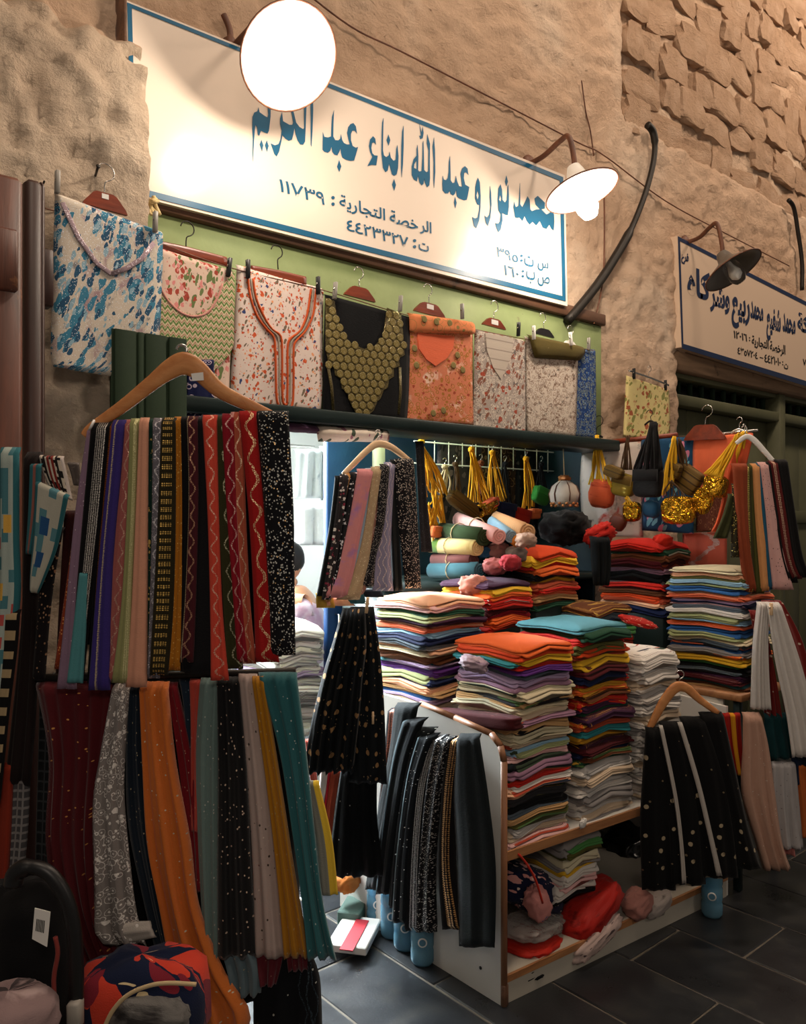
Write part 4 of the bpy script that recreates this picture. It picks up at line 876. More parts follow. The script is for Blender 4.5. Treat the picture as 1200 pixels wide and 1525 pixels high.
hang('hanging_scarf', 'broad black shawl at the back of the big wooden hanger', 'scarf', HB, [(142,422,624),(122,424,760),(104,412,900),(100,404,965)], fab('s_backing', '#0b0b0d', (), .4), .012, -.045, 5, .004, 400)  # added backing, keeps bright gaps between the scarves dark
# second tier: sequinned tulle over a rail
mk('rail', tube([atd(40,1010,1.78), atd(250,1006,1.78), atd(440,1000,1.78)], .009, 8), M_IRON, label='steel rail behind the row of tulle scarves at lower left', cat='rail')
TB = ('d', 1.76)
def tul(key, c, sp='#f2dcc0', dens=.4, size=.15, sc=85, alpha=.97, more=()): return fab(key, c, (('glit', sp, sc, size, dens),)+tuple(more), .09, .8, alpha, sheen=.3)
tl = [
 ('black backing cloth behind the tulle scarves', [(55,432,1012),(60,440,1200),(66,440,1330),(80,430,1520)], fab('t_back', '#0c0b0d', (), .4), -.07, 6, .012, .03),  # added black sheet stands in for the darkness between the scarves
 ('dark maroon tulle with gold sparkles, far left', [(48,172,1015),(70,158,1130),(68,148,1260),(92,156,1370),(122,188,1450)], tul('t_maroon', '#571018', '#f0a860'), -.012, 5, .012, .03),
 ('white cut lace scarf', [(169,196,1018),(150,188,1120),(138,188,1200),(139,202,1330),(137,214,1385),(160,222,1404)], fab('t_lace', '#8d8682', (('rings', '#e8e2dc', 70, 1.0, 15), ('flor', '#efe9e2', 60, .42, .9)), .09), .004, 2.5, .008, .03),
 ('navy tulle scarf', [(190,214,1018),(186,216,1120),(190,228,1230),(213,247,1340),(232,264,1415)], tul('t_navy', '#12202e', '#e8d8b0'), -.004, 2, .006, .02),
 ('long orange tulle scarf trailing to the ground', [(210,252,1015),(215,264,1130),(222,286,1250),(240,299,1345),(258,336,1440),(280,374,1500),(284,366,1545)], tul('t_orange', '#d8742e', '#fff0d0'), .012, 2.2, .011, .03),
 ('crimson tulle scarf', [(246,262,1018),(262,283,1120),(276,299,1240),(284,301,1330)], tul('t_crim', '#7c0f1c', '#f0c0a0', .3), -.008, 1.5, .004, .016),
 ('dark blue dotted tulle scarf', [(262,288,1012),(270,289,1060),(278,292,1160)], tul('t_db', '#1b2c3c', '#a8c8d8', .6), -.018, 1.5, .004, .016),
 ('coral tulle scarf', [(281,304,1012),(283,301,1080),(283,298,1180),(284,297,1240)], tul('t_coral', '#c24a3c', '#f0d0c0', .3), -.006, 1.5, .004, .016),
 ('grey-green tulle scarf', [(298,330,1010),(291,327,1120),(294,327,1260),(304,327,1430)], tul('t_gg', '#6d8480', '#e8e8dc', .35), .003, 2, .006, .02),
 ('black tulle scarf with coloured sparkles', [(324,358,1008),(326,369,1150),(325,375,1280),(325,383,1424)], tul('t_blk', '#0d0d10', '#f4d8c0', .6, .18), .008, 2, .006, .022),
 ('beige tulle scarf with dark specks', [(354,383,1004),(366,403,1150),(375,415,1280),(380,428,1425)], fab('t_beige', '#b8a49c', (('glit', '#4a4038', 60, .16, .4), ('glit', '#f4e4d4', 70, .14, .3)), .08), .004, 1.6, .006, .02),
 ('mustard tulle scarf', [(376,395,1006),(399,421,1170),(414,441,1300),(425,463,1422)], tul('t_must', '#b57a12', '#f4e0a0', .4), .012, 2.6, .006, .016),
 ('teal tulle scarf at the right end', [(383,442,1002),(414,456,1110),(434,469,1230),(450,482,1340),(458,502,1425)], tul('t_teal', '#2f6a70', '#dff0ee', .35), .004, 2.4, .009, .026),
 ('sheer grey scarf with yellow trim at the right edge', [(452,474,1165),(466,494,1250),(474,503,1335)], fab('t_trim', '#8a8a80', (('stripe', '#dcb83a', .62, 1.0),), .03, alpha=.97), -.006, 1.2, .003, .012),
 ('maroon scarf hem below the beige tulle', [(376,424,1405),(380,418,1440),(386,410,1470)], tul('t_mar2', '#5c1420', '#f0c0a0', .3), -.008, 2, .006, .02),
 ('maroon scarf hem below the mustard tulle', [(424,458,1408),(430,458,1447)], tul('t_mar2', '#5c1420'), -.004, 3, .006, .02),
 ('blue-grey tulle bunch low down beside the orange scarf', [(322,374,1400),(334,388,1440),(346,388,1482)], tul('t_bg', '#5d7078', '#f0e0b0', .35), -.004, 3, .01, .03),
 ('black crinkled scarf with fringe touching the bottom edge', [(368,458,1425),(372,474,1470),(374,478,1560)], fab('t_fringe', '#101216', (('wave', '#3c4a54', .75, .05, 60, .01), ('wave', '#46555f', .85, .04, 50, .01), ('wave', '#3c4a54', .93, .03, 70, .008), ('glit', '#d8d8d0', 60, .15, .25)), .16), -.03, 9, .008, .04),
]
for i, (lb, rows, m, off, pt, am, th) in enumerate(tl):
    hang('tulle_scarf', lb + (' on the lower rail' if 'lower' not in lb and 'edge' not in lb and 'backing' not in lb and 'hem' not in lb and 'low' not in lb else ''), 'scarf', TB, rows, m, th, off, pt, am, i+40, None, nv=30, nu=18)
hang('tulle_scarf', 'tail of white lace folded back beside the navy tulle', 'scarf', TB, [(178,1372,192,1398),(205,1367,212,1396),(226,1366,236,1392)], fab('t_lace2', '#c0b8b0', (('rings', '#e8e2dc', 60, 1.0, 13),), .04), .014, .016, 1, .003, 77)
# ------------------------------------------------------------------ far left: bordered towels, strips and folding wooden doors
LB = ('d', 1.78)
teal = '#2c646c'
m_tw = fab('towel_check', '#a9b6ae', (('check', '#4a7a82', 34, .38), ('check', '#d9a94e', 27, .10), ('check', '#b4514c', 41, .06), ('edge', teal, .30)), .1)
m_tw2 = fab('towel_check_two', '#b5b3a4', (('check', '#527f88', 36, .34), ('check', '#274f7c', 29, .16), ('edge', teal, .38)), .12)
for lb, rows, m, off, th, pt, am in (
 ('teal terry towel at the very edge of the photo', [(-34,10,640),(-34,9,760),(-36,14,860),(-40,3,1000),(-46,-2,1140)], fab('towel_teal', teal, (('blot', '#256a74', 60, .55),), .1), .05, .03, 1, .004),
 ('check towel with teal border beside the wooden doors', [(8,38,667),(7,38,800),(4,40,890),(-2,24,1000),(-12,8,1110)], m_tw, .03, .02, 1, .003),
 ('dark brown cloth between the two check towels', [(36,60,672),(36,60,800),(32,58,920),(18,54,1060),(6,46,1170)], fab('dkbrown', '#1c1312', (), .1), .0, .03, 2, .004),
 ('narrow folded towel with teal edge', [(51,68,691),(48,66,760),(44,56,825)], fab('towel_nar', '#8f5a50', (('edge', teal, .12),), .05), .02, .014, 1, .002),
 ('slanted check towel with teal border', [(62,716,111,738),(58,800,95,812),(54,850,78,856),(54,880,66,882)], m_tw2, .03, .014, 1, .002),
 ('knitted cloth with grey border and red and black stripes', [(57,677,94,679),(64,705,102,716),(76,730,108,746)], fab('knit_stripe', '#cbbfae', (('check', '#1f1c1c', 150, .3), ('stripe', '#7c2a24', .34, .44), ('stripe', '#7c2a24', .52, .62), ('stripe', '#1f1c1c', .18, .27), ('stripe', '#1f1c1c', .70, .78), ('edge', '#b5aca6', .40)), .06), .0, .016, 1, .002),
 ('small grey cloth behind the knitted striped cloth', [(94,687,112,688),(100,705,115,708),(104,722,116,724)], fab('smallgrey', '#57504c', (('blot', '#7c7470', 60, .55),), .03), -.02, .012, 1, .001),
 ('black strip with beige squares', [(20,42,905),(16,38,960),(9,28,1040),(2,20,1115),(-4,12,1190)], fab('blk_sq', '#0e0d0e', (('seam', '#a8926e', 25, .22), ('stripe', '#0e0d0e', -.1, .1), ('stripe', '#0e0d0e', .85, 1.1)), .04), .036, .012, 1, .001),
 ('black strip with bronze sequins left of the mauve scarf', [(78,98,785),(65,86,850),(58,77,920),(50,70,1012)], fab('blk_seq', '#141012', (('glit', '#b08a6a', 130, .3, .45),), .04), .01, .014, 1, .002),
 ('dark wine cloth left of the mauve scarf', [(88,112,760),(80,104,900),(74,100,1022)], fab('dkwine', '#33100f', (), .05), -.03, .02, 1.5, .003),
 ('dark plaid cloth below the bronze sequin strip', [(50,98,1016),(48,92,1120),(46,84,1220),(44,80,1300)], fab('dkplaid', '#171a1c', (('plaid', '#3a3d40', 45, .2),), .08), -.03, .02, 1.5, .004),
 ('rust cloth low at the left edge', [(-20,24,1135),(-22,20,1230),(-22,14,1340)], fab('lowrust', '#8a2f1e', (), .06), .01, .016, 2, .004),
 ('grey checked cloth low at the left edge', [(22,46,1125),(16,42,1230),(4,32,1352)], fab('greychk', '#4c4a4c', (('plaid', '#8a8684', 60, .3),), .05), .0, .016, 1.5, .003)):
    hang('hanging_towel', lb, 'cloth', LB, rows, m, th, off, pt, am, None, None, nv=26, nu=16)
fd = empty('folding_door', aty(20, 1200, -.5), 'old reddish wooden door leaf with worn edge at the far left', 'door')
DP = ('y', -.50)
def slab_px(x0, x1, ytop, y, th, zb=0.02, xt=None):
    a, b = aty(x0, ytop, y), aty(x1, ytop, y); return box(((a.x+b.x)/2, y, (a.z+zb)/2), (b.x-a.x, th, a.z-zb), None, .012)
mk('leaf', slab_px(-40, 31, 252, -.50, .05), M_DOORWOOD, fd)
mk('raised_panel', box((aty(-5, 400, -.53).x, -.53, aty(0, 385, -.53).z), (.10, .02, .16), None, .006), M_DOORWOOD, fd)
fd2 = empty('folding_door', aty(50, 1200, -.40), 'dark wooden door leaf folded behind the worn one', 'door')
mk('leaf', slab_px(33, 60, 268, -.40, .06), M_DOORDARK, fd2)
mk('bead', slab_px(53, 63, 274, -.385, .07), M_DOORDARK, fd2)
mk('block', box((aty(68, 416, -.36).x, -.36, aty(68, 416, -.36).z), (.03, .05, .16), None, .004), M_DOORDARK, fd2)
mk('nail', join(tube([aty(62, 278, -.12), aty(66, 270, -.2)], .003, 5)), M_IRON, label='nail beside the dark wooden door leaf', cat='nail')
mk('nail', join(tube([aty(142, 262, -.15), aty(146, 248, -.24)], .004, 6), lathe([(0, 0), (.007, 0), (.007, .003), (0, .003)], aty(146, 248, -.24), (0, -1, .3), 8)), M_IRON, label='nail in the rough pier holding the mahogany hanger', cat='nail')
# buggy with padded arch handle, lower left
SD = 1.42
bg = empty('pushchair', atd(60, 1500, SD), 'black pushchair with padded arch handle and paper tag at lower left', 'pushchair')
mk('arch_handle', tube(smooth_path([atd(x, y, SD) for x, y in ((20,1318),(24,1300),(45,1291),(72,1300),(95,1330),(108,1372),(113,1430),(114,1560))], 5), [.016]*10+[.013]*20+[.013]*6, 10), M_BLACKP, bg)
mk('arch_handle', tube(smooth_path([atd(x, y, SD+.25) for x, y in ((-10,1400),(0,1330),(30,1310),(66,1330),(80,1400),(84,1560))], 5), .012, 10), M_BLACKP, bg)
mk('hood', blob(atd(28, 1450, SD+.14), (.17, .26, .36), (0, 0, .3), 4, 2.6, .10, 1.5), fab('hood_black', '#0d0d0f', (), .2), bg)
mk('joint', box(atd(112, 1510, SD-.01), (.022, .03, .05), (RT, AX, Vector((0, 0, 1))), .004), M_GREYP, bg)
tg = mk('tag', plate([[(52,1352),(75,1358),(70,1410),(48,1398)]], ('d', SD-.05), 0, .0008), M_WHITEP, bg, False)
mk('barcode', join(*[plate([[(55+k*2.2,1368+k*.5),(56.2+k*2.2,1368.3+k*.5),(54.6+k*2.2,1386+k*.6),(53.4+k*2.2,1385.7+k*.6)]], ('d', SD-.05), .0012, .0003)[:2] for k in range(6)]), M_BLACKP, tg, False)
mk('cloth_tie', tube(smooth_path([atd(x, y, SD-.02) for x, y in ((82,1395),(86,1420),(80,1460),(84,1520))], 4), .004, 6), fab('tie_red', '#8a3a34', (), .02), label='thin reddish strap hanging from the black pushchair', cat='strap')
lb_ = empty('carry_bag', atd(210, 1520, 1.52), 'navy bag printed with red leaves and cream piping at the bottom left', 'bag')
m_leafbag = fab('red_leaf_print', '#141d38', (('leaf', '#c8402e', 11, .62, .35), ('leaf', '#7c2230', 15, .45, .35), ('flor', '#d8c49a', 16, .22, .8)), 1.0)
mk('bag_body', blob(atd(212, 1500, 1.56), (.26, .16, .21), (0, 0, -.7), 5, 3.0, .10, 1.6, 28, 16), m_leafbag, lb_)
mk('piping', tube(smooth_path([atd(x, y, 1.465) for x, y in ((150,1545),(166,1508),(190,1482),(222,1468),(252,1464),(292,1466))], 5), .004, 8), fab('cream_pipe', '#cdb58c', (), .02), lb_)
mk('lining', blob(atd(228, 1515, 1.50), (.15, .09, .09), (0, .1, -.7), 8, 2.6, .14, 2.0), fab('bag_lining', '#6a6866', (('blot', '#2f2d2e', 16, .5),), .5), lb_)
mk('printed_cloth', blob(atd(12, 1520, 1.36), (.16, .14, .10), (0, 0, .2), 9, 2.4, .12, 1.8), fab('pink_print', '#8a7474', (('leaf', '#3a3032', 14, .5, .6), ('blot', '#b09a98', 9, .56)), .6), label='mauve-grey printed cloth bundled at the bottom left corner', cat='cloth')

# ------------------------------------------------------------------ middle: second hanger of scarves
MB = ('y', -.34)
hanger('pale wooden hanger with a row of fine scarves under the beam', MB, [(514,706),(530,690),(548,672),(564,661),(582,664),(600,676),(617,690)], [7,9,10,12,11,10,8], ((565,660),(566,640)), M_HANGNAT, -.012, .007)
mid = [
 ('black scarf at the left end', [(502,511,708),(492,501,790),(473,483,888)], fab('m_blk', '#14181a', (), SW), -.01),
 ('black and white floral scarf', [(506,519,706),(495,507,790),(478,490,893)], fab('m_bw', '#2a2628', (('flor', '#d8cfc8', 70, .5, .6), ('flor', '#8a2f44', 60, .35, .6)), .04), .004),
 ('ochre scarf', [(515,527,703),(505,514,790),(484,494,896)], fab('m_och', '#c98f52', (), SW), -.004),
 ('black scarf with white sprigs', [(521,534,703),(508,520,780),(489,500,880)], fab('m_spr', '#17181c', (('flor', '#d8d4d8', 90, .45, .5),), .04), .004),
 ('pink to mauve shaded scarf', [(530,554,698),(516,537,780),(497,524,850),(480,514,890)], fab('m_pink', '#d28a8c', (('blot', '#a878a8', 9, .52),), .06), .012),
 ('pale blue scarf', [(546,561,697),(533,549,780),(519,532,840),(505,520,885)], fab('m_pb', '#9fb4c6', (), SW), .0),
 ('champagne lace scarf', [(551,567,695),(541,554,780),(525,547,845),(498,534,893)], fab('m_lace', '#b39a78', (('rings', '#d8c4a0', 90, 1.0, 14),), .06), .01),
 ('rose scarf with silver wavy lines', [(559,573,694),(550,563,780),(540,553,850),(522,541,885)], fab('m_rosew', '#a87868', (('wave', '#e8dcd4', .5, .18, 120, .05),), .04), .004),
 ('black scarf with fine crystals', [(563,577,691),(556,569,780),(545,557,830),(530,555,874)], fab('m_cry', '#18181c', (('glit', '#d8ccc0', 260, .32, .6),), .06), .013),
 ('lavender grey scarf with silver waves', [(571,587,688),(562,583,760),(556,581,830),(552,585,880)], fab('m_lav', '#8e8aa4', (('wave', '#ecdcd4', .25, .06, 110, .02), ('wave', '#ecdcd4', .5, .06, 110, .02), ('wave', '#ecdcd4', .78, .06, 110, .02)), .06), .007),
 ('plain black scarf', [(581,592,684),(580,592,760),(584,599,880)], fab('m_blk', '#14181a', (), SW), .0),
 ('black scarf strewn with crystals at the right end', [(585,612,683),(588,617,760),(595,621,830),(600,624,876)], fab('m_cryb', '#111116', (('glit', '#e4d4c4', 210, .34, .75),), .07), .014),
]
for i, (lb, rows, m, off) in enumerate(mid): hang('hanging_scarf', lb + ' of the row under the beam' if lb.endswith('end') else lb + ' in the row under the beam', 'scarf', MB, rows, m, .018, off, 1.4, .004, i+90)
hang('lace_strip', 'black lace strip hanging behind the yellow tassels', 'cloth', ('y', -.2), [(616,629,657),(620,633,740),(624,641,822)], fab('lace_blk', '#101013', (('rings', '#2c2c34', 50, 1, 14),), .05), .01, .01, 1, .003)
for i, (lb, rows, m) in enumerate((('mustard', [(476,500,884),(475,504,906)], fab('h_must', '#b8953c', (), SW)), ('peach', [(482,522,890),(486,534,903)], fab('h_peach', '#d9a184', (), SW)), ('teal', [(518,546,880),(524,550,900)], fab('h_teal', '#35676e', (), SW)), ('black', [(520,572,878),(524,576,890)], fab('m_blk', '#14181a', (), SW)))):
    hang('scarf_hem', f'{lb} hem showing under the row of fine scarves', 'scarf', MB, rows, m, .014, -.02, 2, .004, i+120)
# black chiffon bunches pegged below
CB = ('d', 2.86)
m_med = fab('chiffon_med', '#0f1418', (('dots', '#a07c54', 22, .20, .35), ('glit', '#a89070', 60, .17, .3)), .2)
hang('chiffon_scarf', 'black chiffon bunch with bronze medallions pegged under the fine scarves', 'scarf', CB, [(510,544,906),(494,546,960),(479,540,1010),(463,534,1080),(453,526,1150)], m_med, .05, .01, 6, .022, 130, nv=28, nu=26)
hang('chiffon_scarf', 'black chiffon scarf with bronze spots at the right of the pegged bunch', 'scarf', CB, [(520,556,906),(522,566,980),(518,572,1060),(516,576,1172)], m_med, .03, -.04, 3, .01, 131, nv=24, nu=18)
hang('chiffon_scarf', 'black chiffon scarf with tiny white dots low beside the water bottles', 'scarf', ('d', 3.0), [(508,562,1140),(498,562,1220),(489,574,1306)], fab('chiffon_dot', '#0d1013', (('dots', '#c8c8c0', 42, .085, .9),), .18), .05, .0, 4, .012, 132, nv=20, nu=20)
peg(547, 900, CB, .03, M_HANGNAT, 'wooden peg gripping the black chiffon bunch', .1, .9); peg(555, 1071, CB, -.02, M_HANGNAT, 'wooden peg on the black chiffon scarf with bronze spots', 0, .7)
for i, (lb, rows, m) in enumerate((('white scarf end', [(478,492,1140),(474,486,1180),(468,478,1215)], fab('w_white', '#dcdcd8', (), SW)), ('red scarf edge', [(489,497,1140),(482,490,1200),(474,482,1250)], fab('w_red', '#b82434', (), SW)), ('rust orange scarf end', [(492,509,1145),(484,502,1200),(475,495,1280)], fab('w_rust', '#b0503a', (), SW)), ('pale blue scarf end', [(508,517,1145),(499,510,1200),(490,499,1282)], fab('w_pale', '#a8bcc0', (), SW)), ('salmon scarf end', [(455,466,1100),(462,472,1150),(466,474,1175)], fab('w_salm', '#d0685c', (), SW)))):
    hang('hanging_scarf', f'{lb} hanging below the medallion chiffon bunch', 'scarf', ('d', 3.08), rows, m, .014, .004*i, 1.5, .004, i+140)
# ------------------------------------------------------------------ display cabinet in front of the stall
def prism(poly, axis, a0, a1):
    """polygon in the plane across axis ('x': (y,z), 'z': (x,y)) swept from a0 to a1"""
    n = len(poly); mkp = (lambda p, a: Vector((a, p[0], p[1]))) if axis == 'x' else (lambda p, a: Vector((p[0], p[1], a)))
    V = [mkp(p, a0) for p in poly] + [mkp(p, a1) for p in poly]
    return V, [tuple(range(n-1, -1, -1)), tuple(range(n, 2*n))] + [(i, (i+1) % n, n+(i+1) % n, n+i) for i in range(n)]
CX0, CX1 = 1.957, 3.26
def fy(x): return -.955-.076*(x-CX0)
cab = empty('display_cabinet', (2.6, -.5, 0), 'low white display cabinet with tan edges holding stacks of folded cloth', 'cabinet')
prof = [(-.06, 0), (-.955, 0), (-.955, .80), (-.94, .845), (-.90, .875), (-.55, .915), (-.06, .92)]
mk('side_panel', prism(prof, 'x', CX0, CX0+.018), M_MELA, cab, False)
mk('edge_band', bar([Vector((CX0+.009, y, z)) for y, z in ((-.957, .0), (-.957, .40), (-.957, .80), (-.942, .847), (-.901, .878), (-.73, .899), (-.55, .917))], .0105, .004, (1, 0, 0), 8, 6) if 0 else join(*[tube([Vector((CX0+.009, a[0], a[1])), Vector((CX0+.009, b[0], b[1]))], .0115, 8) for a, b in zip(((-.957, .0), (-.957, .80), (-.942, .847), (-.901, .878), (-.73, .899)), ((-.957, .80), (-.942, .847), (-.901, .878), (-.73, .899), (-.55, .917)))]), M_TANV, cab)
mk('side_panel', prism([(-.06, 0), (-1.05, 0), (-1.05, .80), (-.06, .86)], 'x', CX1-.018, CX1), M_MELA, cab, False)
sx0, sx1 = CX0+.018, CX1-.018
def shelf(nm, z0, z1, back, mat, inset=.0): return mk(nm, prism([(sx0, back), (sx0, fy(sx0)+inset), (sx1, fy(sx1)+inset), (sx1, back)], 'z', z0, z1), mat, cab, False)
shelf('bottom_shelf', .075, .092, -.06, M_MELAD); shelf('middle_shelf', .476, .494, -.06, M_MELA); shelf('counter_top', .87, .888, -.06, M_MELA, .42)  # greyer bottom shelf: shade inside the cabinet put into its colour
for z0, z1, mat, nm, ins in ((.470, .500, M_TAN, 'shelf_edge', 0), (.072, .094, M_TAN, 'shelf_edge', 0)):
    mk(nm, prism([(sx0, fy(sx0)-.006), (sx1, fy(sx1)-.006), (sx1, fy(sx1)+.004), (sx0, fy(sx0)+.004)], 'z', z0, z1), mat, cab, False)
mk('plinth', prism([(sx0, fy(sx0)), (sx1, fy(sx1)), (sx1, fy(sx1)+.016), (sx0, fy(sx0)+.016)], 'z', 0, .072), M_MELAD, cab, False)
mk('corner_block', bb(CX0-.004, CX0+.022, -.968, -.952, 0, .07, .003), M_BEAMWOOD, cab)
mk('back_panel', bb(sx0, sx1, -.075, -.06, 0, .88), M_BEAMDK, cab, False)  # dark paint stands in for the shade inside the cabinet
mk('upright', bb(2.52, 2.54, -.80, -.06, .092, .476), M_TANV, cab, False)
for zz in (.085,): mk('screw_cap', lathe([(.006, 0), (.006, .002), (0, .002)], (CX0, -.86, zz), (-1, 0, 0), 8), M_IRON, cab)
# back shelving that carries the rolls and the rear stacks
rs = empty('back_shelf', (3.1, .1, 0), 'dark shelf against the back of the stall carrying rolled cloth', 'shelf')
mk('board', bb(2.30, 4.2, -.12, .45, 1.27, 1.295), M_BEAMDK, rs); 
for xx in (2.32, 3.2, 4.15): mk('support', bb(xx, xx+.03, -.02, .42, .0, 1.27), M_BEAMDK, rs)
# side table on the right
tb = empty('side_table', (3.5, -.7, 0), 'tan board table at the right carrying the tall striped stack', 'table')
mk('table_top', bb(3.30, 3.70, -1.09, -.28, .815, .845, .004), M_TAN, tb)
for xx, yy in ((3.32, -1.07), (3.66, -1.07), (3.32, -.32), (3.66, -.32)): mk('leg', bb(xx, xx+.03, yy, yy+.03, 0, .815, .003), M_BEAMDK, tb)
mk('side_board', bb(3.31, 3.325, -1.0, -.35, .25, .815), M_MELAD, tb)

S1 = 'peach/plain,pink/plain,dark green/plain,sage/plain,plum/plain,peach/plain,coral/plain,sky blue/plain,navy/plain,slate/plain,grey/plain,peach/plain,cream/plain,brown/plain,turquoise/plain,lilac/plain,purple/plain,sage/plain,navy/plain,peach/plain,purple/plain,tan/plain,blue/plain,lilac/plain,beige/plain,silver/plain'.replace('/plain', '').split(',')
stack('the mixed stack under the fine scarves', 'cloths in the tall mixed stack', 2.02, 2.335, -.535, -.19, .888, 1.29, S1, .009, (0, 0), 11)
S2 = ['orange', 'deep orange', 'yellow', 'teal', 'red', 'purple', 'slate', 'lilac', 'mauve', 'ivory/floral', 'cream', 'charcoal/flower', 'tan', 'ivory', 'cream', 'beige', 'mauve/floral', 'tan', 'black/floral', 'ivory', 'cream', 'beige/floral', 'sky blue/floral', 'sage']
stack('the orange-topped front stack', 'cloths in the front orange-topped stack', 2.05, 2.35, -.945, -.625, .80, 1.165, S2, .011, (.0, .0), 12)
S2b = ['pink/grain', 'black/floral', 'mauve', 'charcoal/floral', 'red/dots', 'white/grain', 'peach/floral', 'peach', 'charcoal/flower', 'olive', 'black/flower', 'slate/floral', 'tan', 'olive/flower', 'silver/grain', 'beige/grain', 'white/dots', 'pink/floral', 'cream/floral']
stack('the shelf pile beside the side panel', 'cloths in the lower front pile', 2.00, 2.33, -.945, -.62, .496, .80, S2b, .010, (.02, 0), 13)
S3 = ['turquoise', 'dark green', 'red', 'olive', 'deep orange', 'rust', 'yellow', 'brown', 'maroon', 'navy', 'red/bandhani', 'mustard/bandhani', 'orange/bandhani', 'brown/bandhani', 'red/bandhani', 'plum', 'dark green', 'plum/bandhani', 'orange/bandhani', 'rust', 'teal', 'mustard', 'brown/bandhani', 'plum/bandhani', 'maroon', 'navy', 'brown/flower', 'dark green/flower']
stack('the turquoise-topped front stack', 'cloths in the turquoise-topped stack', 2.385, 2.70, -.955, -.63, .705, 1.20, S3, .012, (.0, 0), 14)
S3b = ['silver/grain', 'white/grain', 'beige/grain', 'white/grain', 'silver/grain', 'white/grain', 'grey/grain', 'white/grain', 'silver', 'beige/grain', 'grey']
stack('the pale shelf pile', 'cloths in the lower pale pile', 2.38, 2.70, -.965, -.64, .496, .705, S3b, .010, (0, 0), 15)
S4 = ['white/floral'] + ['white/grain', 'silver/grain', 'white/grain', 'white', 'beige/grain', 'white/grain', 'silver/grain']*4
stack('the tall white stack', 'cloths in the white stack', 2.745, 3.02, -.985, -.66, .496, 1.07, S4[:28], .008, (-.03, 0), 16)
S5 = ['brown/gold', 'slate', 'navy', 'dark green', 'green', 'red/dots', 'dark green', 'rust', 'deep orange', 'red']
stack('the brown-topped stack', 'cloths in the brown-topped stack', 2.92, 3.22, -.63, -.33, 1.01, 1.205, S5, .012, (-.01, 0), 17)
S6 = ['plum', 'yellow', 'orange', 'red/dots', 'red', 'maroon', 'crimson/dots', 'orange', 'deep orange', 'red']
stack('the red pile behind the orange-topped stack', 'cloths in the red pile', 2.38, 2.66, -.50, -.20, 1.15, 1.335, S6, .010, (0, 0), 18)
S7 = ['deep orange', 'yellow', 'red', 'orange', 'black', 'mustard', 'rust', 'red', 'coral', 'tan', 'brown', 'dark green']
stack('the high orange stack at the back', 'cloths in the high orange stack', 2.72, 3.04, -.46, -.14, 1.21, 1.46, S7, .014, (0, 0), 19)
S8 = ['red', 'dark green/dots', 'brown', 'maroon', 'rust', 'mauve', 'black', 'grey', 'red', 'maroon', 'brown', 'deep orange', 'rust', 'peach', 'navy', 'plum']
stack('the dark red stack under the bags', 'cloths in the dark red stack', 3.40, 3.66, -.66, -.29, 1.14, 1.485, S8, .012, (0, 0), 20)
rz_ = empty('riser', (3.0, -.4, .888), 'dark stepped riser on the cabinet counter under the rear stacks', 'riser')
for a_, b_, c_, d_, e_ in ((2.93, 3.21, -.62, -.34, 1.008), (2.39, 2.65, -.49, -.21, 1.148), (2.73, 3.03, -.45, -.15, 1.208), (3.41, 3.65, -.65, -.30, 1.138)): mk('step', bb(a_, b_, c_, d_, .888 if a_ < 3.3 else .846, e_, .004), M_BEAMDK, rz_)
S9 = ['ivory', 'peach', 'olive', 'sky blue', 'sage', 'blue', 'peach', 'coral', 'lilac', 'navy', 'pink', 'slate', 'white', 'red', 'sage', 'sky blue', 'orange', 'coral', 'blue', 'sage', 'cream', 'slate', 'coral', 'blue', 'grey', 'orange/bandhani', 'yellow/bandhani', 'orange/flower', 'green', 'black', 'slate', 'plum', 'maroon/dots', 'turquoise', 'brown', 'tan']
stack('the striped stack on the tan board', 'cloths in the tall striped stack', 3.35, 3.64, -1.07, -.70, .845, 1.375, S9, .007, (0, 0), 21)

# odd cloths lying on the stacks
def lump(name, label, cat, pl, px, py, s, mat, rot=(0, 0, 0), seed=1, ex=2.8, nz=.16, fr=2.4):
    return mk(name, blob(at(pl, px, py), s, rot, seed, ex, nz, fr), mat, label=label, cat=cat)
mk('long_packet', blob(atx(706, 1070, 2.03), (.07, .42, .05), (-.10, 0, .0), 3, 5, .05, 1.5), fab('maroon_pack', '#4a161a', (('rings', '#8a5a4a', 14, .6, 12),), .5), label='long maroon packet lying along the top of the white side panel', cat='packet')
# rolls on the back shelf
def rollc(label, p0, d0, p1, d1, r, mat, ties=1, sq=1.0):
    a, b = atd(*p0, d0), atd(*p1, d1); t = empty('cloth_roll', (a+b)/2 - Vector((0, 0, r)), label, 'cloth')
    mk('rolled_body', roll_geo(a, b, r, 3.2, sq), mat, t)
    for k in range(ties):
        f = .45+.3*k; c = a.lerp(b, f); ax = (b-a).normalized(); u = ax.cross(Vector((0, 0, 1))).normalized(); v = u.cross(ax)
        mk('string_tie', tube([c+(u*math.cos(q*.524)+v*math.sin(q*.524))*(r+.003) for q in range(13)], .0025, 5), fab('string', '#cbb48c', (), .01), t)
rollc('dark green roll of cloth, upper left of the rolls', (655,791), 3.85, (722,800), 3.55, .046, fab('r_green', '#26381a', (), .2))
rollc('pale floral roll with green leaves under the dark green one', (640,812), 3.85, (712,816), 3.55, .040, fab('r_flor', '#d8c486', (('leaf', '#5a7a34', 16, .55, .5), ('blot', '#b9a05a', 9, .55)), .25))
rollc('brown mauve roll under the floral one', (648,834), 3.85, (706,834), 3.58, .034, fab('r_brown', '#6a3f3c', (), .2))
rollc('grey teal roll at the bottom of the rolls', (645,850), 3.85, (716,850), 3.52, .042, fab('r_teal', '#39606a', (), .2))
rollc('small blue roll beside the brown mauve one', (700,826), 3.75, (724,822), 3.58, .030, fab('r_blue', '#2f5f86', (), .1), 0)
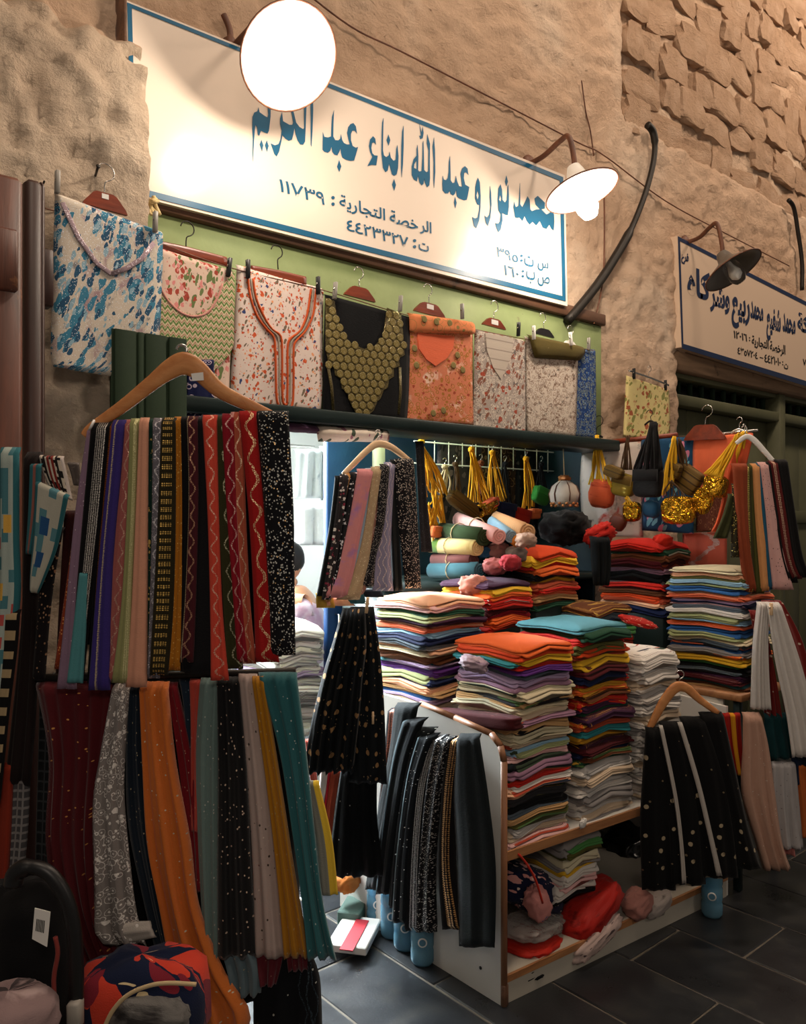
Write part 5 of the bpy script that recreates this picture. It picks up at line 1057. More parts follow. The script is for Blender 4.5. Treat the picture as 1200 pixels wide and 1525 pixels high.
rollc('pink roll of cloth beside the dark green one', (684,774), 3.85, (744,799), 3.52, .040, fab('r_pink', '#e0aaa4', (), .2))
rollc('pale blue roll right of the pink one', (735,778), 3.80, (762,799), 3.55, .034, fab('r_pblue', '#86a8bc', (), .2), 0)
rollc('orange roll right of the pale blue one', (752,792), 3.75, (774,807), 3.55, .034, fab('r_orange', '#d98a34', (), .2), 0)
rollc('big ribbed peach roll at the right of the rolls', (742,774), 3.85, (786,792), 3.52, .044, fab('r_peach', '#d9a878', (('seam', '#b9855a', 90, .18),), .2), 0)
for i, (lb, px, py, s, c) in enumerate((('crumpled mauve lace', 742, 822, .11, '#9a6f68'), ('crumpled grey lace', 768, 826, .10, '#7c6f68'), ('crumpled rose cloth', 736, 844, .10, '#a8605c'), ('crumpled taupe cloth', 783, 805, .09, '#a88a78'), ('crumpled crimson cloth', 760, 838, .09, '#a43038'), ('crumpled salmon cloth at the front', 705, 872, .12, '#c07f70'))):
    lump('crumpled_cloth', f'{lb} tucked below the rolls', 'cloth', ('d', 3.62-.05*i), px, py, (s, s, s*.75), fab(f'cr_{i}', c, (('blot', '#3a2a28', 26, .62),), .3), (0, 0, i), 20+i, 2.4, .2, 2.6)
lump('dark_bundle', 'black bundle on the high orange stack behind the ornament ball', 'cloth', ('d', 3.98), 842, 786, (.34, .24, .17), fab('blkbundle', '#040405', (), .4), (0, 0, .5), 31, 2.4, .2)
lump('red_bundle', 'knotted red cloth between the orange and dark red stacks', 'cloth', ('d', 3.85), 893, 796, (.16, .10, .10), fab('redbundle', '#b8261c', (('rings', '#6a0f10', 50, 1, 12),), .3), (0, -.4, -.6), 32, 2.4, .3, 3)
hang('draped_cloth', 'black cloth draped down between the orange and dark red stacks', 'cloth', ('d', 3.80), [(878,908,798),(880,910,835),(884,906,872)], fab('blkdrape', '#0b1012', (), .2), .05, .0, 3, .012, 33)
lump('red_bundle', 'bright red cloth rolled at the right end of the dark red stack', 'cloth', ('d', 3.88), 986, 806, (.10, .09, .07), fab('redplain', '#d02c1c', (), .3), (0, 0, 0), 35, 2.2, .2, 2)
lump('dotted_cloth', 'red tie-dyed cloth poking out of the brown-topped stack', 'cloth', ('d', 3.50), 950, 926, (.17, .13, .03), fab('reddot', '#b02018', (('dots', '#e8d0b0', 100, .2, .4),), .3), (.2, .2, -.4), 36, 2.6, .15, 2)
lump('plastic_bag', 'lilac bag crumpled in the front stack under the orange cloths', 'bag', ('d', 2.80), 706, 988, (.10, .14, .05), fab('lilacbag', '#b09aa8', (('blot', '#6a5478', 20, .56),), .3, .4), (0, .2, -.7), 37, 2.6, .25, 3)
# black scarves hung over the cabinet side
bs = [
 ('black scarf with brown bead lace', [(573,595,1056),(568,590,1120),(558,578,1220)], fab('b_bead', '#181214', (('band', '#8a4a34', .2, .9, 190, .42), ('wave', '#d8d0c8', .75, .05, 140, .02)), .04), -.02),
 ('wide plain black scarf, rearmost', [(588,624,1047),(580,608,1120),(562,590,1220),(544,574,1325)], fab('b_pl', '#131a1d', (), SW), .0),
 ('black scarf with satin edge', [(606,638,1068),(590,614,1130),(574,595,1240),(565,584,1330)], fab('b_sat', '#10161a', (('stripe', '#31434a', .1, .2),), SW), .012),
 ('black scarf with scattered studs', [(617,650,1083),(601,624,1150),(587,607,1250),(581,599,1352)], fab('b_stud', '#10161a', (('glit', '#d8d8d8', 90, .2, .5),), .04), .004),
 ('black scarf with a pale piped edge', [(630,656,1091),(612,632,1160),(598,616,1270),(591,612,1372)], fab('b_pipe', '#0f151a', (('stripe', '#56666c', .08, .16), ('glit', '#d8d8d8', 120, .2, .3)), .04), .014),
 ('black scarf with a silver diamond band', [(640,668,1094),(624,645,1160),(613,633,1270),(607,631,1385)], fab('b_dia', '#101216', (('band', '#c8c8c8', .3, .8, 230, .36),), .04), .006),
 ('black scarf covered in fine crystals', [(655,681,1096),(641,664,1170),(631,653,1280),(625,655,1386)], fab('b_cry', '#131316', (('glit', '#d0c8c0', 260, .32, .7),), .05), .015),
 ('black scarf with a gold bead grid', [(672,694,1096),(662,682,1180),(657,678,1290),(662,694,1383)], fab('b_grid', '#121012', (('band', '#c09058', .3, .85, 150, .36),), .04), .008),
 ('plain black scarf nearest the tan edge', [(686,718,1092),(680,732,1180),(684,744,1290),(686,744,1408)], fab('b_pl', '#131a1d', (), SW), .016)]
for i, (lb, rows, m, off) in enumerate(bs): hang('hanging_scarf', lb + ' over the white cabinet side', 'scarf', ('x', 1.905), rows, m, .03, off, 1.5, .006, i+160, nv=26)
# things packed on the lower cabinet shelf
yL = ('y', -.90)
pk = [
 ('black_packet', 'shiny black plastic packet at the left front of the bottom shelf', 'packet', -.90, 800, 1425, (.30, .13, .07), flat('black_film', '#0e0d0f', .2), (0, 0, .1), 41),
 ('red_packet', 'flat red packet on the black plastic one', 'packet', -.86, 788, 1400, (.24, .2, .035), fab('pk_red', '#c02a1c', (), .3, .5), (0, .06, .2), 42),
 ('clear_packet', 'cloudy clear plastic packet on the red flat one', 'packet', -.86, 792, 1378, (.26, .18, .06), M_FILM, (0, .1, .1), 43),
 ('floral_bundle', 'navy and pink floral bundle at the left of the bottom shelf', 'bundle', -.80, 785, 1322, (.30, .22, .15), fab('pk_flor', '#1b1f3c', (('flor', '#d89a94', 42, .55, .6), ('flor', '#e8cfc0', 70, .3, .5)), .5), (0, .5, .15), 44),
 ('pink_bundle', 'pink bundle with blue spots beside the floral one', 'bundle', -.92, 800, 1345, (.09, .07, .13), fab('pk_pink', '#d08a84', (('dots', '#2f6a9a', 26, .22, .9),), .4), (0, -.5, 0), 45),
 ('red_packet', 'crumpled red packet in the middle of the bottom shelf', 'packet', -.93, 880, 1352, (.30, .16, .10), fab('pk_red2', '#b0241c', (('blot', '#701410', 22, .56),), .4, .45), (0, -.42, 0), 46),
 ('print_packet', 'pink-white printed packet at the front of the bottom shelf', 'packet', -.97, 884, 1392, (.28, .10, .075), fab('pk_print', '#c8b0a8', (('flor', '#5a4a4c', 60, .34, .6), ('blot', '#8a7470', 30, .6)), .4), (0, -.28, 0), 47),
 ('small_packet', 'pinkish knotted packet at the right of the bottom shelf', 'packet', -1.0, 948, 1345, (.12, .10, .09), fab('pk_knot', '#b07a70', (('dots', '#3a6a86', 30, .2, .9), ('blot', '#7a5a58', 26, .56)), .4), (0, -.3, 0), 48),
 ('small_packet', 'pale clear packet beside the knotted one', 'packet', -1.01, 976, 1345, (.16, .09, .06), fab('pk_pale', '#a89e98', (('blot', '#5c5450', 28, .56),), .4, .4), (0, -.25, 0), 49),
 ('dark_bag', 'black plastic bag at the back of the bottom shelf', 'bag', -.62, 950, 1270, (.40, .25, .28), flat('black_film', '#0e0d0f', .2), (0, 0, 0), 50)]
for nm, lb, ct, yy, px, py, s, m, rt, sd in pk: lump(nm, lb, ct, ('y', yy), px, py, s, m, rt, sd, 3.0, .16, 2.6)
mk('strap', tube(smooth_path([aty(x, y, -.97) for x, y in ((772,1272),(785,1288),(798,1312),(808,1345))], 4), .004, 6), fab('redstrap', '#c43220', (), .02), label='thin red cord tying the navy and pink floral bundle', cat='cord')
stack('the tilted bottom-shelf pile', 'cloths in the tilted bottom pile', 2.29, 2.52, -.93, -.66, .235, .44, ['grey', 'green', 'olive', 'ivory', 'grey', 'yellow', 'white/grain', 'pink', 'white/dots', 'black'], .012, (.03, 0), 22, .0, grow=1.1)
mk('price_scrap', blob(aty(868, 1226, -1.0), (.045, .012, .035), (.1, 0, .1), 6, 2.4, .3, 3), M_WHITEP, label='scrap of white plastic hanging off the tan shelf edge', cat='scrap')

# water bottles
def bottle(label, px, py, s=1.0):
    p = atz(px, py, 0); t = empty('water_bottle', p, label, 'bottle')
    mk('bottle_body', lathe([(.0, 0), (.036*s, .0), (.041*s, .012), (.041*s, .05), (.038*s, .06), (.041*s, .07), (.041*s, .11), (.038*s, .12), (.041*s, .13), (.041*s, .17), (.034*s, .205), (.016*s, .235), (.014*s, .25), (0, .25)], p, (0, 0, 1), 20), M_BOTTLE, t)
    mk('water', lathe([(0, .004), (.034*s, .004), (.038*s, .014), (.038*s, .16), (0, .16)], p, (0, 0, 1), 16), flat('water_blue', '#3a7c9e', .1), t)
    mk('cap', lathe([(.016, .245), (.016, .262), (0, .262)], p, (0, 0, 1), 12), M_WHITEP, t)
    n = (CAM-p); n.z = 0; n.normalize()
    mk('label_disc', lathe([(.017, .0), (.017, .002), (.012, .002)], p+Vector((0, 0, .09))+n*.041*s, n, 16), M_WHITEP, t)
for lb, px, py in (('water bottle nearest the cabinet corner', 629, 1432), ('second water bottle from the cabinet corner', 603, 1410), ('third water bottle from the cabinet corner', 583, 1392), ('rearmost water bottle beside the cabinet side', 562, 1374)): bottle('blue ' + lb, px, py, 1.05)
bottle('dark blue water bottle at the right end of the cabinet plinth', 1060, 1362)
# small boxes on the passage floor
bx = mk('book', box(atz(528, 1392, .03), (.22, .15, .03), (Vector((.8, .6, 0)), Vector((-.6, .8, 0)), Vector((0, 0, 1))), .004), M_WHITEP, None, False, 'white booklet with a red band lying on the passage floor', 'book')
mk('red_band', box(atz(528, 1392, .047), (.222, .05, .004), (Vector((.8, .6, 0)), Vector((-.6, .8, 0)), Vector((0, 0, 1)))), flat('band_red', '#b02834', .5), bx, False)
mk('box', box(atz(526, 1358, .04), (.14, .09, .06), (Vector((.8, .6, 0)), Vector((-.6, .8, 0)), Vector((0, 0, 1))), .004), flat('box_green', '#3f5a50', .6), None, False, 'small grey-green box behind the white booklet', 'box')
mk('orange_bundle', blob(atd(515, 1312, 3.2), (.12, .1, .08), (0, 0, .3), 3, 2.6, .2, 2), fab('orbund', '#b0672c', (), .3), label='small orange bundle under the black dotted chiffon', cat='cloth')
# ------------------------------------------------------------------ tassels, wire rack and bags inside the stall
gr_ = empty('wire_rack', aty(750, 690, .3), 'white wire grid rack with hooks at the back of the stall', 'rack')
for zz in (1.98, 1.87): mk('rod', tube([Vector((2.66, .28, zz)), Vector((4.3, .28, zz))], .004, 6), M_WHITEP, gr_)
rd = mk('cross_wire', tube([Vector((2.7, .28, 1.86)), Vector((2.7, .28, 1.99))], .003, 5), M_WHITEP, gr_)
for i in range(1, 16): dupe(rd, rd.location+Vector((.1*i, 0, 0)))
for i, (lb, rows, m) in enumerate((
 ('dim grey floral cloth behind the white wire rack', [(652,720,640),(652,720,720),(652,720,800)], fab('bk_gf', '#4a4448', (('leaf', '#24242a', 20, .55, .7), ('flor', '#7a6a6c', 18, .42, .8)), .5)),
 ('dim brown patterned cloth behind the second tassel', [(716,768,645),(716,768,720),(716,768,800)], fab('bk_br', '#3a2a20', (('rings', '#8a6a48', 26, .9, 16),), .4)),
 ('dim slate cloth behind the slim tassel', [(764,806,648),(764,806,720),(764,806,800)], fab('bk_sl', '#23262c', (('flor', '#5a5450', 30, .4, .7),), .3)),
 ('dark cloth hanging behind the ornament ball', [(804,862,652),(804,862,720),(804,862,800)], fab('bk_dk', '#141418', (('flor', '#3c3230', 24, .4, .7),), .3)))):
    hang('hanging_cloth', lb, 'cloth', ('y', .40), rows, m, .012, .0, 4, .012, 500+i, nu=16)
M_YEL = fab('yellow_cord', '#d99a16', (), .01, .6); M_YELB = fab('bright_yellow_cord', '#e8b428', (), .01, .6); M_BRC = fab('brown_cord', '#4a331c', (), .01, .7); M_BLC = fab('black_cord', '#121214', (), .01, .7)
YB = ('y', .06)
def tassel(label, top, bots, mat, pl=YB, r=.004, seed=1, extra=None):
    T = at(pl, *top); t = empty('tassel', T, label, 'tassel')
    mk('cords', strands(T, [at(pl, *b) for b in bots], r, seed), mat, t)
    mk('knot', blob(T+Vector((0, 0, -.005)), (.035, .03, .03), None, seed, 2.2, .2), mat, t)
    mk('hook', tube(smooth_path(hook_pts(T, T+Vector((0, 0, .04)), NRM['y']), 2), .002, 5), M_STEEL, t)
    if extra: extra(t)
def fringe(t): mk('fringe', join(*[strands(aty(648+random.uniform(-14, 14), 742+random.uniform(-16, 10), .04), [aty(652+random.uniform(-18, 16), 785+random.uniform(-15, 22), .03) for _ in range(4)], .004, k) for k in range(9)]), M_YEL, t)
tassel('large golden yellow tassel hanging left of the rolls', (627,657), [(633+i*2.6, 735+6*math.sin(i*2)) for i in range(14)], M_YEL, YB, .0055, 5, fringe)
tassel('yellow tassel second from the left over the rolls', (702,668), [(696+i*3.2, 752+4*math.sin(i)) for i in range(13)], M_YEL, YB, .0042, 6)
tassel('yellow tassel third from the left over the rolls', (733,673), [(728+i*2.6, 744+4*math.sin(i)) for i in range(11)], M_YEL, YB, .0042, 7)
tassel('slim yellow tassel left of the ornament ball', (783,682), [(777+i*2.6, 758+5*math.sin(i*1.7)) for i in range(8)], M_YEL, YB, .0042, 8)
tassel('dark brown cord hank behind the yellow tassels', (678,690), [(670+i*2.2, 752) for i in range(9)], M_BRC, ('y', .16), .004, 9)
tassel('cream cord hank behind the big golden tassel', (662,694), [(655+i*2.4, 735) for i in range(7)], fab('cream_cord', '#b9a582', (), .01), ('y', .18), .004, 10)
tassel('dark cord hank right of the third tassel', (752,690), [(748+i*2.2, 760) for i in range(9)], M_BLC, ('y', .14), .004, 11)
tassel('rust cord hank behind the second tassel', (716,688), [(712+i*2.0, 742) for i in range(6)], fab('rust_cord', '#7a4022', (), .01), ('y', .16), .004, 12)
tassel('black cord hank between the slim tassel and the ornament ball', (806,690), [(796+i*2.6, 745) for i in range(9)], M_BLC, ('y', .14), .004, 13)
# bags: body, flap, straps
def bag(label, pl, cx, cy, w, h, top, straps_px, mat, cord, ang=0.0, thick=.06, flap=True, flapmat=None, r=.004, seed=1, ex=4.5, nz=.07):
    n = NRM[pl[0]]; c = at(pl, cx, cy); k = (c-CAM).dot(AX)/FPX; W, H = w*k, h*k
    if pl[0] == 'x': W = w*k/.9
    elif pl[0] == 'y': W = w*k/.62
    rz = math.atan2(n.y, n.x)+math.pi/2
    t = empty('hanging_bag', c-Vector((0, 0, H/2)), label, 'bag')
    mk('bag_body', blob(c, (W, thick, H), (0, ang, rz), seed, ex, nz, 1.8, 24, 14), mat, t)
    if flap:
        e1 = Vector((0, 0, 1)).cross(n).normalized(); up = Vector((0, 0, 1))*math.cos(ang)+e1*math.sin(ang); e1 = e1*math.cos(ang)-Vector((0, 0, 1))*math.sin(ang)
        q = c+n*(thick*.5+.002)+up*H*.24
        mk('flap', box(q, (W*.92, .006, H*.42), (e1, -n, up), .003), flapmat or mat, t)
    if straps_px: mk('straps', strands(at(pl, *top)+n*.02, [at(pl, *b)+n*.02 for b in straps_px], r, seed), cord, t)
    return t
M_BRNZ = fab('bronze_cloth', '#6b5220', (('seam', '#3a2a10', 90, .12),), .2, .5); M_BRNZ2 = fab('olive_gold_cloth', '#8a7420', (('glit', '#d8c060', 200, .24, .5),), .2, .45)
M_ORB = fab('orange_animal_print', '#d9603a', (('blot', '#2a1412', 15, .57), ('blot', '#a8321e', 22, .58)), .25); M_BLB = fab('black_pouch', '#161618', (), .2, .6)
RX = ('x', 3.56)
bag('orange patterned pouch on yellow cords, leftmost of the bags', RX, 896, 735, 38, 44, (892,648), [(880+i*3.4, 722+(i % 3)*4) for i in range(11)], M_ORB, M_YELB, .12, .07, False, None, .0055, 51, 3.2)
bag('bronze bag with ribbed flap second of the bags', RX, 928, 722, 34, 34, (938,648), [(928+i*2.0, 700) for i in range(9)], M_BRNZ2, M_BRC, .25, .05, True, M_BRNZ, .0045, 52)
bag('ribbed bronze purse beside the bronze bag', ('x', 3.52), 914, 703, 30, 18, None, None, M_BRNZ, M_BRC, .35, .04, False, None, .004, 53)
bag('black drawstring pouch in the middle of the bags', ('x', 3.50), 965, 719, 42, 44, (978,628), [(948+i*3.6, 708-(abs(i-6))*1.5) for i in range(12)], M_BLB, M_BLC, .04, .06, True, None, .010, 54)
bag('square bronze bag tilted on brown cords', ('x', 3.50), 1024, 714, 38, 38, (1014,652), [(1012+i*2.2, 700) for i in range(8)], M_BRNZ, M_BRC, .6, .05, False, None, .0045, 55, 6, .03)
bag('ribbed bronze purse left of the square bronze bag', ('x', 3.46), 1002, 700, 24, 24, (1007,650), [(990+i*2.0, 738-i*2) for i in range(9)], M_BRNZ, M_YELB, .4, .04, True, M_BRNZ, .0055, 56)
bag('large crinkled gold foil bag at the lower middle', ('x', 3.44), 1010, 760, 46, 42, (1002,715), [(992+i*4.5, 740) for i in range(8)], M_GOLD, M_BRC, .0, .09, False, None, .003, 57, 3.6)
bag('gold woven basket bag on long yellow cords', ('x', 3.42), 1065, 724, 32, 34, (1103,645), [(1052+i*2.4, 706+i*.5) for i in range(12)], M_GOLD, M_YELB, .15, .07, False, None, .006, 58, 3.4)
bag('dark gold foil pouch behind the woven basket bag', ('x', 3.48), 1046, 746, 28, 38, None, None, M_GOLD, M_YELB, .5, .05, False, None, .004, 59, 3.4)
bag('small gold foil pouch low under the bronze bag', ('x', 3.50), 941, 762, 26, 30, (936,738), [(930+i*3, 752) for i in range(7)], M_GOLD, M_YELB, .0, .05, False, None, .003, 60, 3.2)
bag('small brown leather-look pouch beside the small gold one', ('x', 3.50), 920, 778, 24, 24, None, None, fab('brown_pouch', '#5a2c1c', (('blot', '#c8a060', 18, .62),), .2, .4), M_BRC, .5, .05, False, None, .004, 61, 3.2)
bag('shiny blue pouch at the lower middle of the bags', ('x', 3.54), 970, 758, 24, 26, None, None, fab('blue_pouch', '#1f4f72', (('blot', '#5a9ab8', 22, .58),), .2, .4), M_BRC, .2, .06, False, None, .004, 62, 3.0)
tassel('yellow cord hank hanging from the steel rail end', (1108,645), [(1086+i*2.0, 702+i*.5) for i in range(8)], M_YELB, ('x', 3.50), .005, 14)
for lb, px, py, w_, h_, m, a in (('gold-edged dark bag frame above the rolls', 690, 752, 42, 22, M_BRNZ, .5), ('gold foil purse above the rolls', 722, 758, 30, 20, M_GOLD, -.3), ('orange purse with gold clasp above the rolls', 728, 752, 22, 16, M_ORB, -.4), ('dark blue purse above the peach roll', 752, 760, 24, 24, fab('navy_purse', '#1a2440', (), .2), .1), ('red purse above the peach roll', 776, 768, 20, 22, fab('red_purse', '#a82a1c', (), .2), .2), ('bright green purse left of the ornament ball', 805, 738, 20, 26, fab('green_purse', '#2f7a2f', (), .2), .3), ('orange tag purse under the slim tassel', 795, 765, 12, 16, fab('orange_purse', '#c86a3a', (), .2), .0), ('small orange purse below the golden tassel', 648, 792, 12, 18, fab('orange_purse', '#c86a3a', (), .2), .1)):
    bag(lb, ('y', .02), px, py, w_, h_, None, None, m, M_BRC, a, .05, True, None, .003, px % 37)
# ornament ball with beaded rim
ob = empty('ornament_ball', aty(840, 762, -.12), 'pale padded ornament ball with copper beads hanging on a string', 'ornament'); oc = aty(840, 737, -.12)
mk('ball', lathe([(.0, .078), (.03, .072), (.062, .045), (.077, .005), (.07, -.035), (.045, -.06), (0, -.066)], oc, (0, 0, 1), 24), fab('ball_silk', '#c8bcae', (('blot', '#8f8b92', 9, .5),), .5, .45, use='Obj'), ob)
for k in range(6):
    q = k*math.pi/3; mk('bead_band', tube([oc+Vector((r*1.03*math.cos(q), r*1.03*math.sin(q), z)) for r, z in ((.02, .075), (.062, .045), (.078, .005), (.07, -.035))], .003, 5), M_RUST, ob)
bd_ = None
for k in range(22):
    q = k*6.283/22; p = oc+Vector((.066*math.cos(q), .066*math.sin(q), -.045-.012*(k % 2)))
    if bd_ is None: bd_ = mk('bead', lathe([(0, .008), (.006, .005), (.008, 0), (.006, -.005), (0, -.008)], p, (0, 0, 1), 8), flat('copper_bead', '#b0703c', .35, .4), ob); bq = p
    else: dupe(bd_, bd_.location+(p-bq))
mk('topknot', blob(oc+Vector((0, 0, .085)), (.06, .06, .035), None, 3, 2.2, .3, 3), flat('copper_bead', '#b0703c', .35, .4), ob)
mk('string', tube([oc+Vector((0, 0, .09)), aty(838, 655, -.12)], .0025, 5), fab('string', '#cbb48c', (), .01), ob)

# ------------------------------------------------------------------ right rail with cloths
RL = ('x', 3.66)
rl = empty('hanging_rail', atx(990, 648, 3.66), 'wooden and steel rail jutting out over the bags at right', 'rail')
mk('wood_bar', tube([atx(866, 663, 3.67), atx(1008, 648, 3.67)], .014, 8), M_HANGRED, rl); mk('steel_rod', tube([atx(1004, 652, 3.67), atx(1128, 641, 3.67)], .006, 8), M_STEEL, rl)
for lb, rows, m, off in (
 ('white cloth with red brush flowers behind the bags', [((866,666),(958,654)),((862,720),(958,720)),((866,798),(958,800))], fab('rail_wr', '#d9cbc0', (('blot', '#b8402e', 8, .58, 1.0), ('blot', '#8f8a84', 14, .58)), .4), -.005),
 ('blue cloth with pink leaves behind the bags', [((955,654),(1034,650)),((955,720),(1034,718)),((958,790),(1034,795))], fab('rail_bl', '#1f4768', (('leaf', '#c87a94', 20, .55, .5), ('leaf', '#6fa8b8', 26, .45, .5)), .3), .005),
 ('coral cloth behind the gold bags', [((1032,652),(1120,644)),((1032,690),(1106,680)),((1033,738),(1090,732))], fab('rail_co', '#e8704a', (('band', '#c8a878', .0, 1.0, 200, .0),), .3), .0),
 ('brown patterned cloth below the coral one', [((1034,735),(1090,730)),((1034,765),(1085,762)),((1034,792),(1080,790))], fab('rail_br', '#6a3a2c', (('rings', '#a87a50', 30, .9, 14),), .3), -.02),
 ('dusty coral cloth with a silver braid low behind the striped stack', [((1010,794),(1076,792)),((1010,815),(1076,815)),((1010,845),(1076,845))], fab('rail_dc', '#c4604e', (('wave', '#b8aca8', .5, .25, 30, .06),), .3), -.04)):
    n = NRM['x']; R = [(at(RL, *a)+n*off, at(RL, *b)+n*off) for a, b in rows]
    mk('hanging_cloth', drape(R, n, .014, 2, .006, len(lb), 14, 20), m, label=lb, cat='cloth')
hang('hanging_cloth', 'orange cloth tail hanging at the end of the rail', 'cloth', ('d', 3.62), [(1090,652,1122,645),(1084,700,1112,690),(1068,770,1092,765),(1058,792,1080,792)], fab('rail_or', '#e2603a', (), .2), .014, .0, 2, .006, 180)
khang('mahogany hanger on the steel rail over the coral cloth', 1053, 633, 62, (1056, 604), M_HANGRED, False, -.04, M_STEEL, .02, RL)
hanger('wire hanger hook beside the yellow cords on the rail', RL, [(1090,646),(1103,640),(1114,645)], [3,4,3], ((1104,638), (1104,622)), M_STEEL, .02, .003)
hanger('black wire hanger of the yellow-corded pouch on the rail', RL, [(882,652),(893,648),(904,652)], [3,3,3], ((894,648),(898,620)), M_IRON, .04, .002, M_IRON)
hanger('black wire hanger of the black pouch on the rail', RL, [(968,634),(977,628),(986,634)], [3,3,3], ((978,630),(975,612)), M_IRON, .05, .002, M_IRON)
# right hanger of scarves
RB = ('d', 3.50)
hanger('white plastic hanger carrying scarves at the right', RB, [(1098,660),(1112,650),(1124,655),(1140,672),(1158,692)], [6,8,9,8,6], ((1112,648),(1110,634)), M_WHITEP, -.012, .006)
RW = .05
for i, (lb, rows, m, off) in enumerate((
 ('olive scarf bundle at the left end', [(1086,1098,735),(1076,1092,770),(1062,1084,802)], fab('q_ol', '#36381c', (), RW), -.01),
 ('dark scarf with gold sequins beside the olive bundle', [(1090,1104,720),(1090,1102,760),(1088,1100,830)], fab('q_gs', '#2a2414', (('glit', '#d8c060', 160, .3, .5),), RW), .0),
 ('rust brown scarf', [(1088,1112,690),(1093,1112,760),(1099,1118,830),(1107,1126,880)], fab('q_rust', '#8a3f24', (), RW), .012),
 ('olive scarf with a gold beaded edge', [(1106,1119,692),(1108,1118,760),(1109,1122,830),(1112,1128,882)], fab('q_gb', '#3a3818', (('band', '#d8c870', .0, .45, 130, .42),), RW), .006),
 ('plain olive scarf', [(1112,1125,690),(1114,1127,760),(1118,1132,820),(1120,1137,884)], fab('q_ol2', '#4c4c22', (), RW), .0),
 ('peach scarf', [(1117,1129,690),(1121,1132,760),(1126,1140,830),(1130,1144,880)], fab('q_pe', '#d99a62', (), RW), .008),
 ('teal blue scarf', [(1122,1135,689),(1127,1140,760),(1134,1146,830),(1138,1152,878)], fab('q_te', '#1f5a78', (), RW), .002),
 ('blush scarf with dark crystal streaks', [(1127,1141,688),(1136,1152,760),(1141,1164,820),(1148,1180,878)], fab('q_bl', '#d9aaa4', (('glit', '#4a3434', 120, .22, .35),), .06), .012),
 ('black scarf right of the blush one', [(1136,1151,687),(1148,1162,760),(1159,1173,830),(1172,1188,868)], fab('q_bk', '#141314', (), RW), .004),
 ('maroon beaded scarf', [(1143,1158,686),(1154,1170,760),(1165,1181,830),(1177,1194,862)], fab('q_ma', '#5a1c1c', (('band', '#c8a890', .2, .5, 150, .38),), RW), .01),
 ('black scarf at the right end', [(1151,1170,684),(1164,1181,760),(1175,1193,830),(1186,1206,860)], fab('q_bk', '#141314', (), RW), .014))):
    hang('hanging_scarf', lb + ' of the white right-hand hanger' if lb.endswith('end') else lb + ' on the white right-hand hanger', 'scarf', RB, rows, m, .03, off, 1.4, .005, i+190)
# tulle bunches under it
WB = ('d', 3.36)
for i, (lb, rows, m, off, th, pt) in enumerate((
 ('red sequinned tulle behind the white tulle', [(1142,1172,896),(1160,1204,960),(1174,1224,1050),(1180,1226,1078)], tul('w_redt', '#7a1c18', '#f4d8c0', .5, .2, 40), -.05, .03, 3),
 ('red sequinned tulle between the two white tulle tails', [(1120,1140,910),(1136,1156,990),(1144,1170,1074)], tul('w_redt', '#7a1c18', '#f4d8c0', .5, .2, 40), -.03, .02, 3),
 ('short white tulle tail pegged under the white hanger', [(1126,1144,896),(1119,1142,960),(1117,1146,1056)], fab('w_tul', '#d8d2cc', (), .1, alpha=.96), .01, .025, 5),
 ('long white tulle tail pegged under the white hanger', [(1136,1156,896),(1148,1184,980),(1164,1204,1060),(1172,1214,1124)], fab('w_tul', '#d8d2cc', (), .1, alpha=.96), .03, .03, 4),
 ('dark teal tulle below the red tulle', [(1142,1176,1064),(1140,1192,1132)], fab('w_tea', '#12383c', (), .1), -.02, .03, 3),
 ('red and yellow scarf behind the black star scarves', [(1078,1106,1064),(1084,1108,1110),(1094,1110,1156)], fab('w_ry', '#9a1c14', (('stripe', '#c88a1c', .4, .62),), .08), -.02, .02, 2),
 ('long blush tulle scarf reaching the floor', [(1104,1130,1060),(1104,1142,1110),(1103,1152,1180),(1122,1162,1250),(1134,1176,1292)], fab('w_blu', '#c09884', (('glit', '#ecd8c8', 60, .14, .3),), .12, alpha=.97), .02, .03, 3),
 ('dotted white net scarf beside the blush one', [(1148,1184,1135),(1146,1190,1200),(1150,1196,1264)], fab('w_net', '#b4b0b0', (('dots', '#7c7878', 60, .14, .6),), .12, alpha=.97), .0, .03, 3),
 ('pink scarf tip under the dotted net', [(1166,1184,1240),(1170,1184,1276)], fab('w_pinkt', '#c07a74', (), .05), -.02, .016, 1),
 ('orange scarf at the right edge low down', [(1184,1210,1140),(1188,1214,1200),(1190,1214,1248)], fab('w_oro', '#b8602c', (), .05), -.01, .02, 2),
 ('navy scarf at the right edge above the orange one', [(1180,1212,1118),(1182,1214,1170)], fab('w_nav', '#16243c', (), .05), -.015, .02, 2))):
    hang('tulle_scarf', lb, 'scarf', WB, rows, m, th, off, pt, .012, i+210, nv=24, nu=18)
peg(1140, 905, WB, .05, M_HANGNAT, 'wooden peg gripping the white tulle tails', 0, .8)
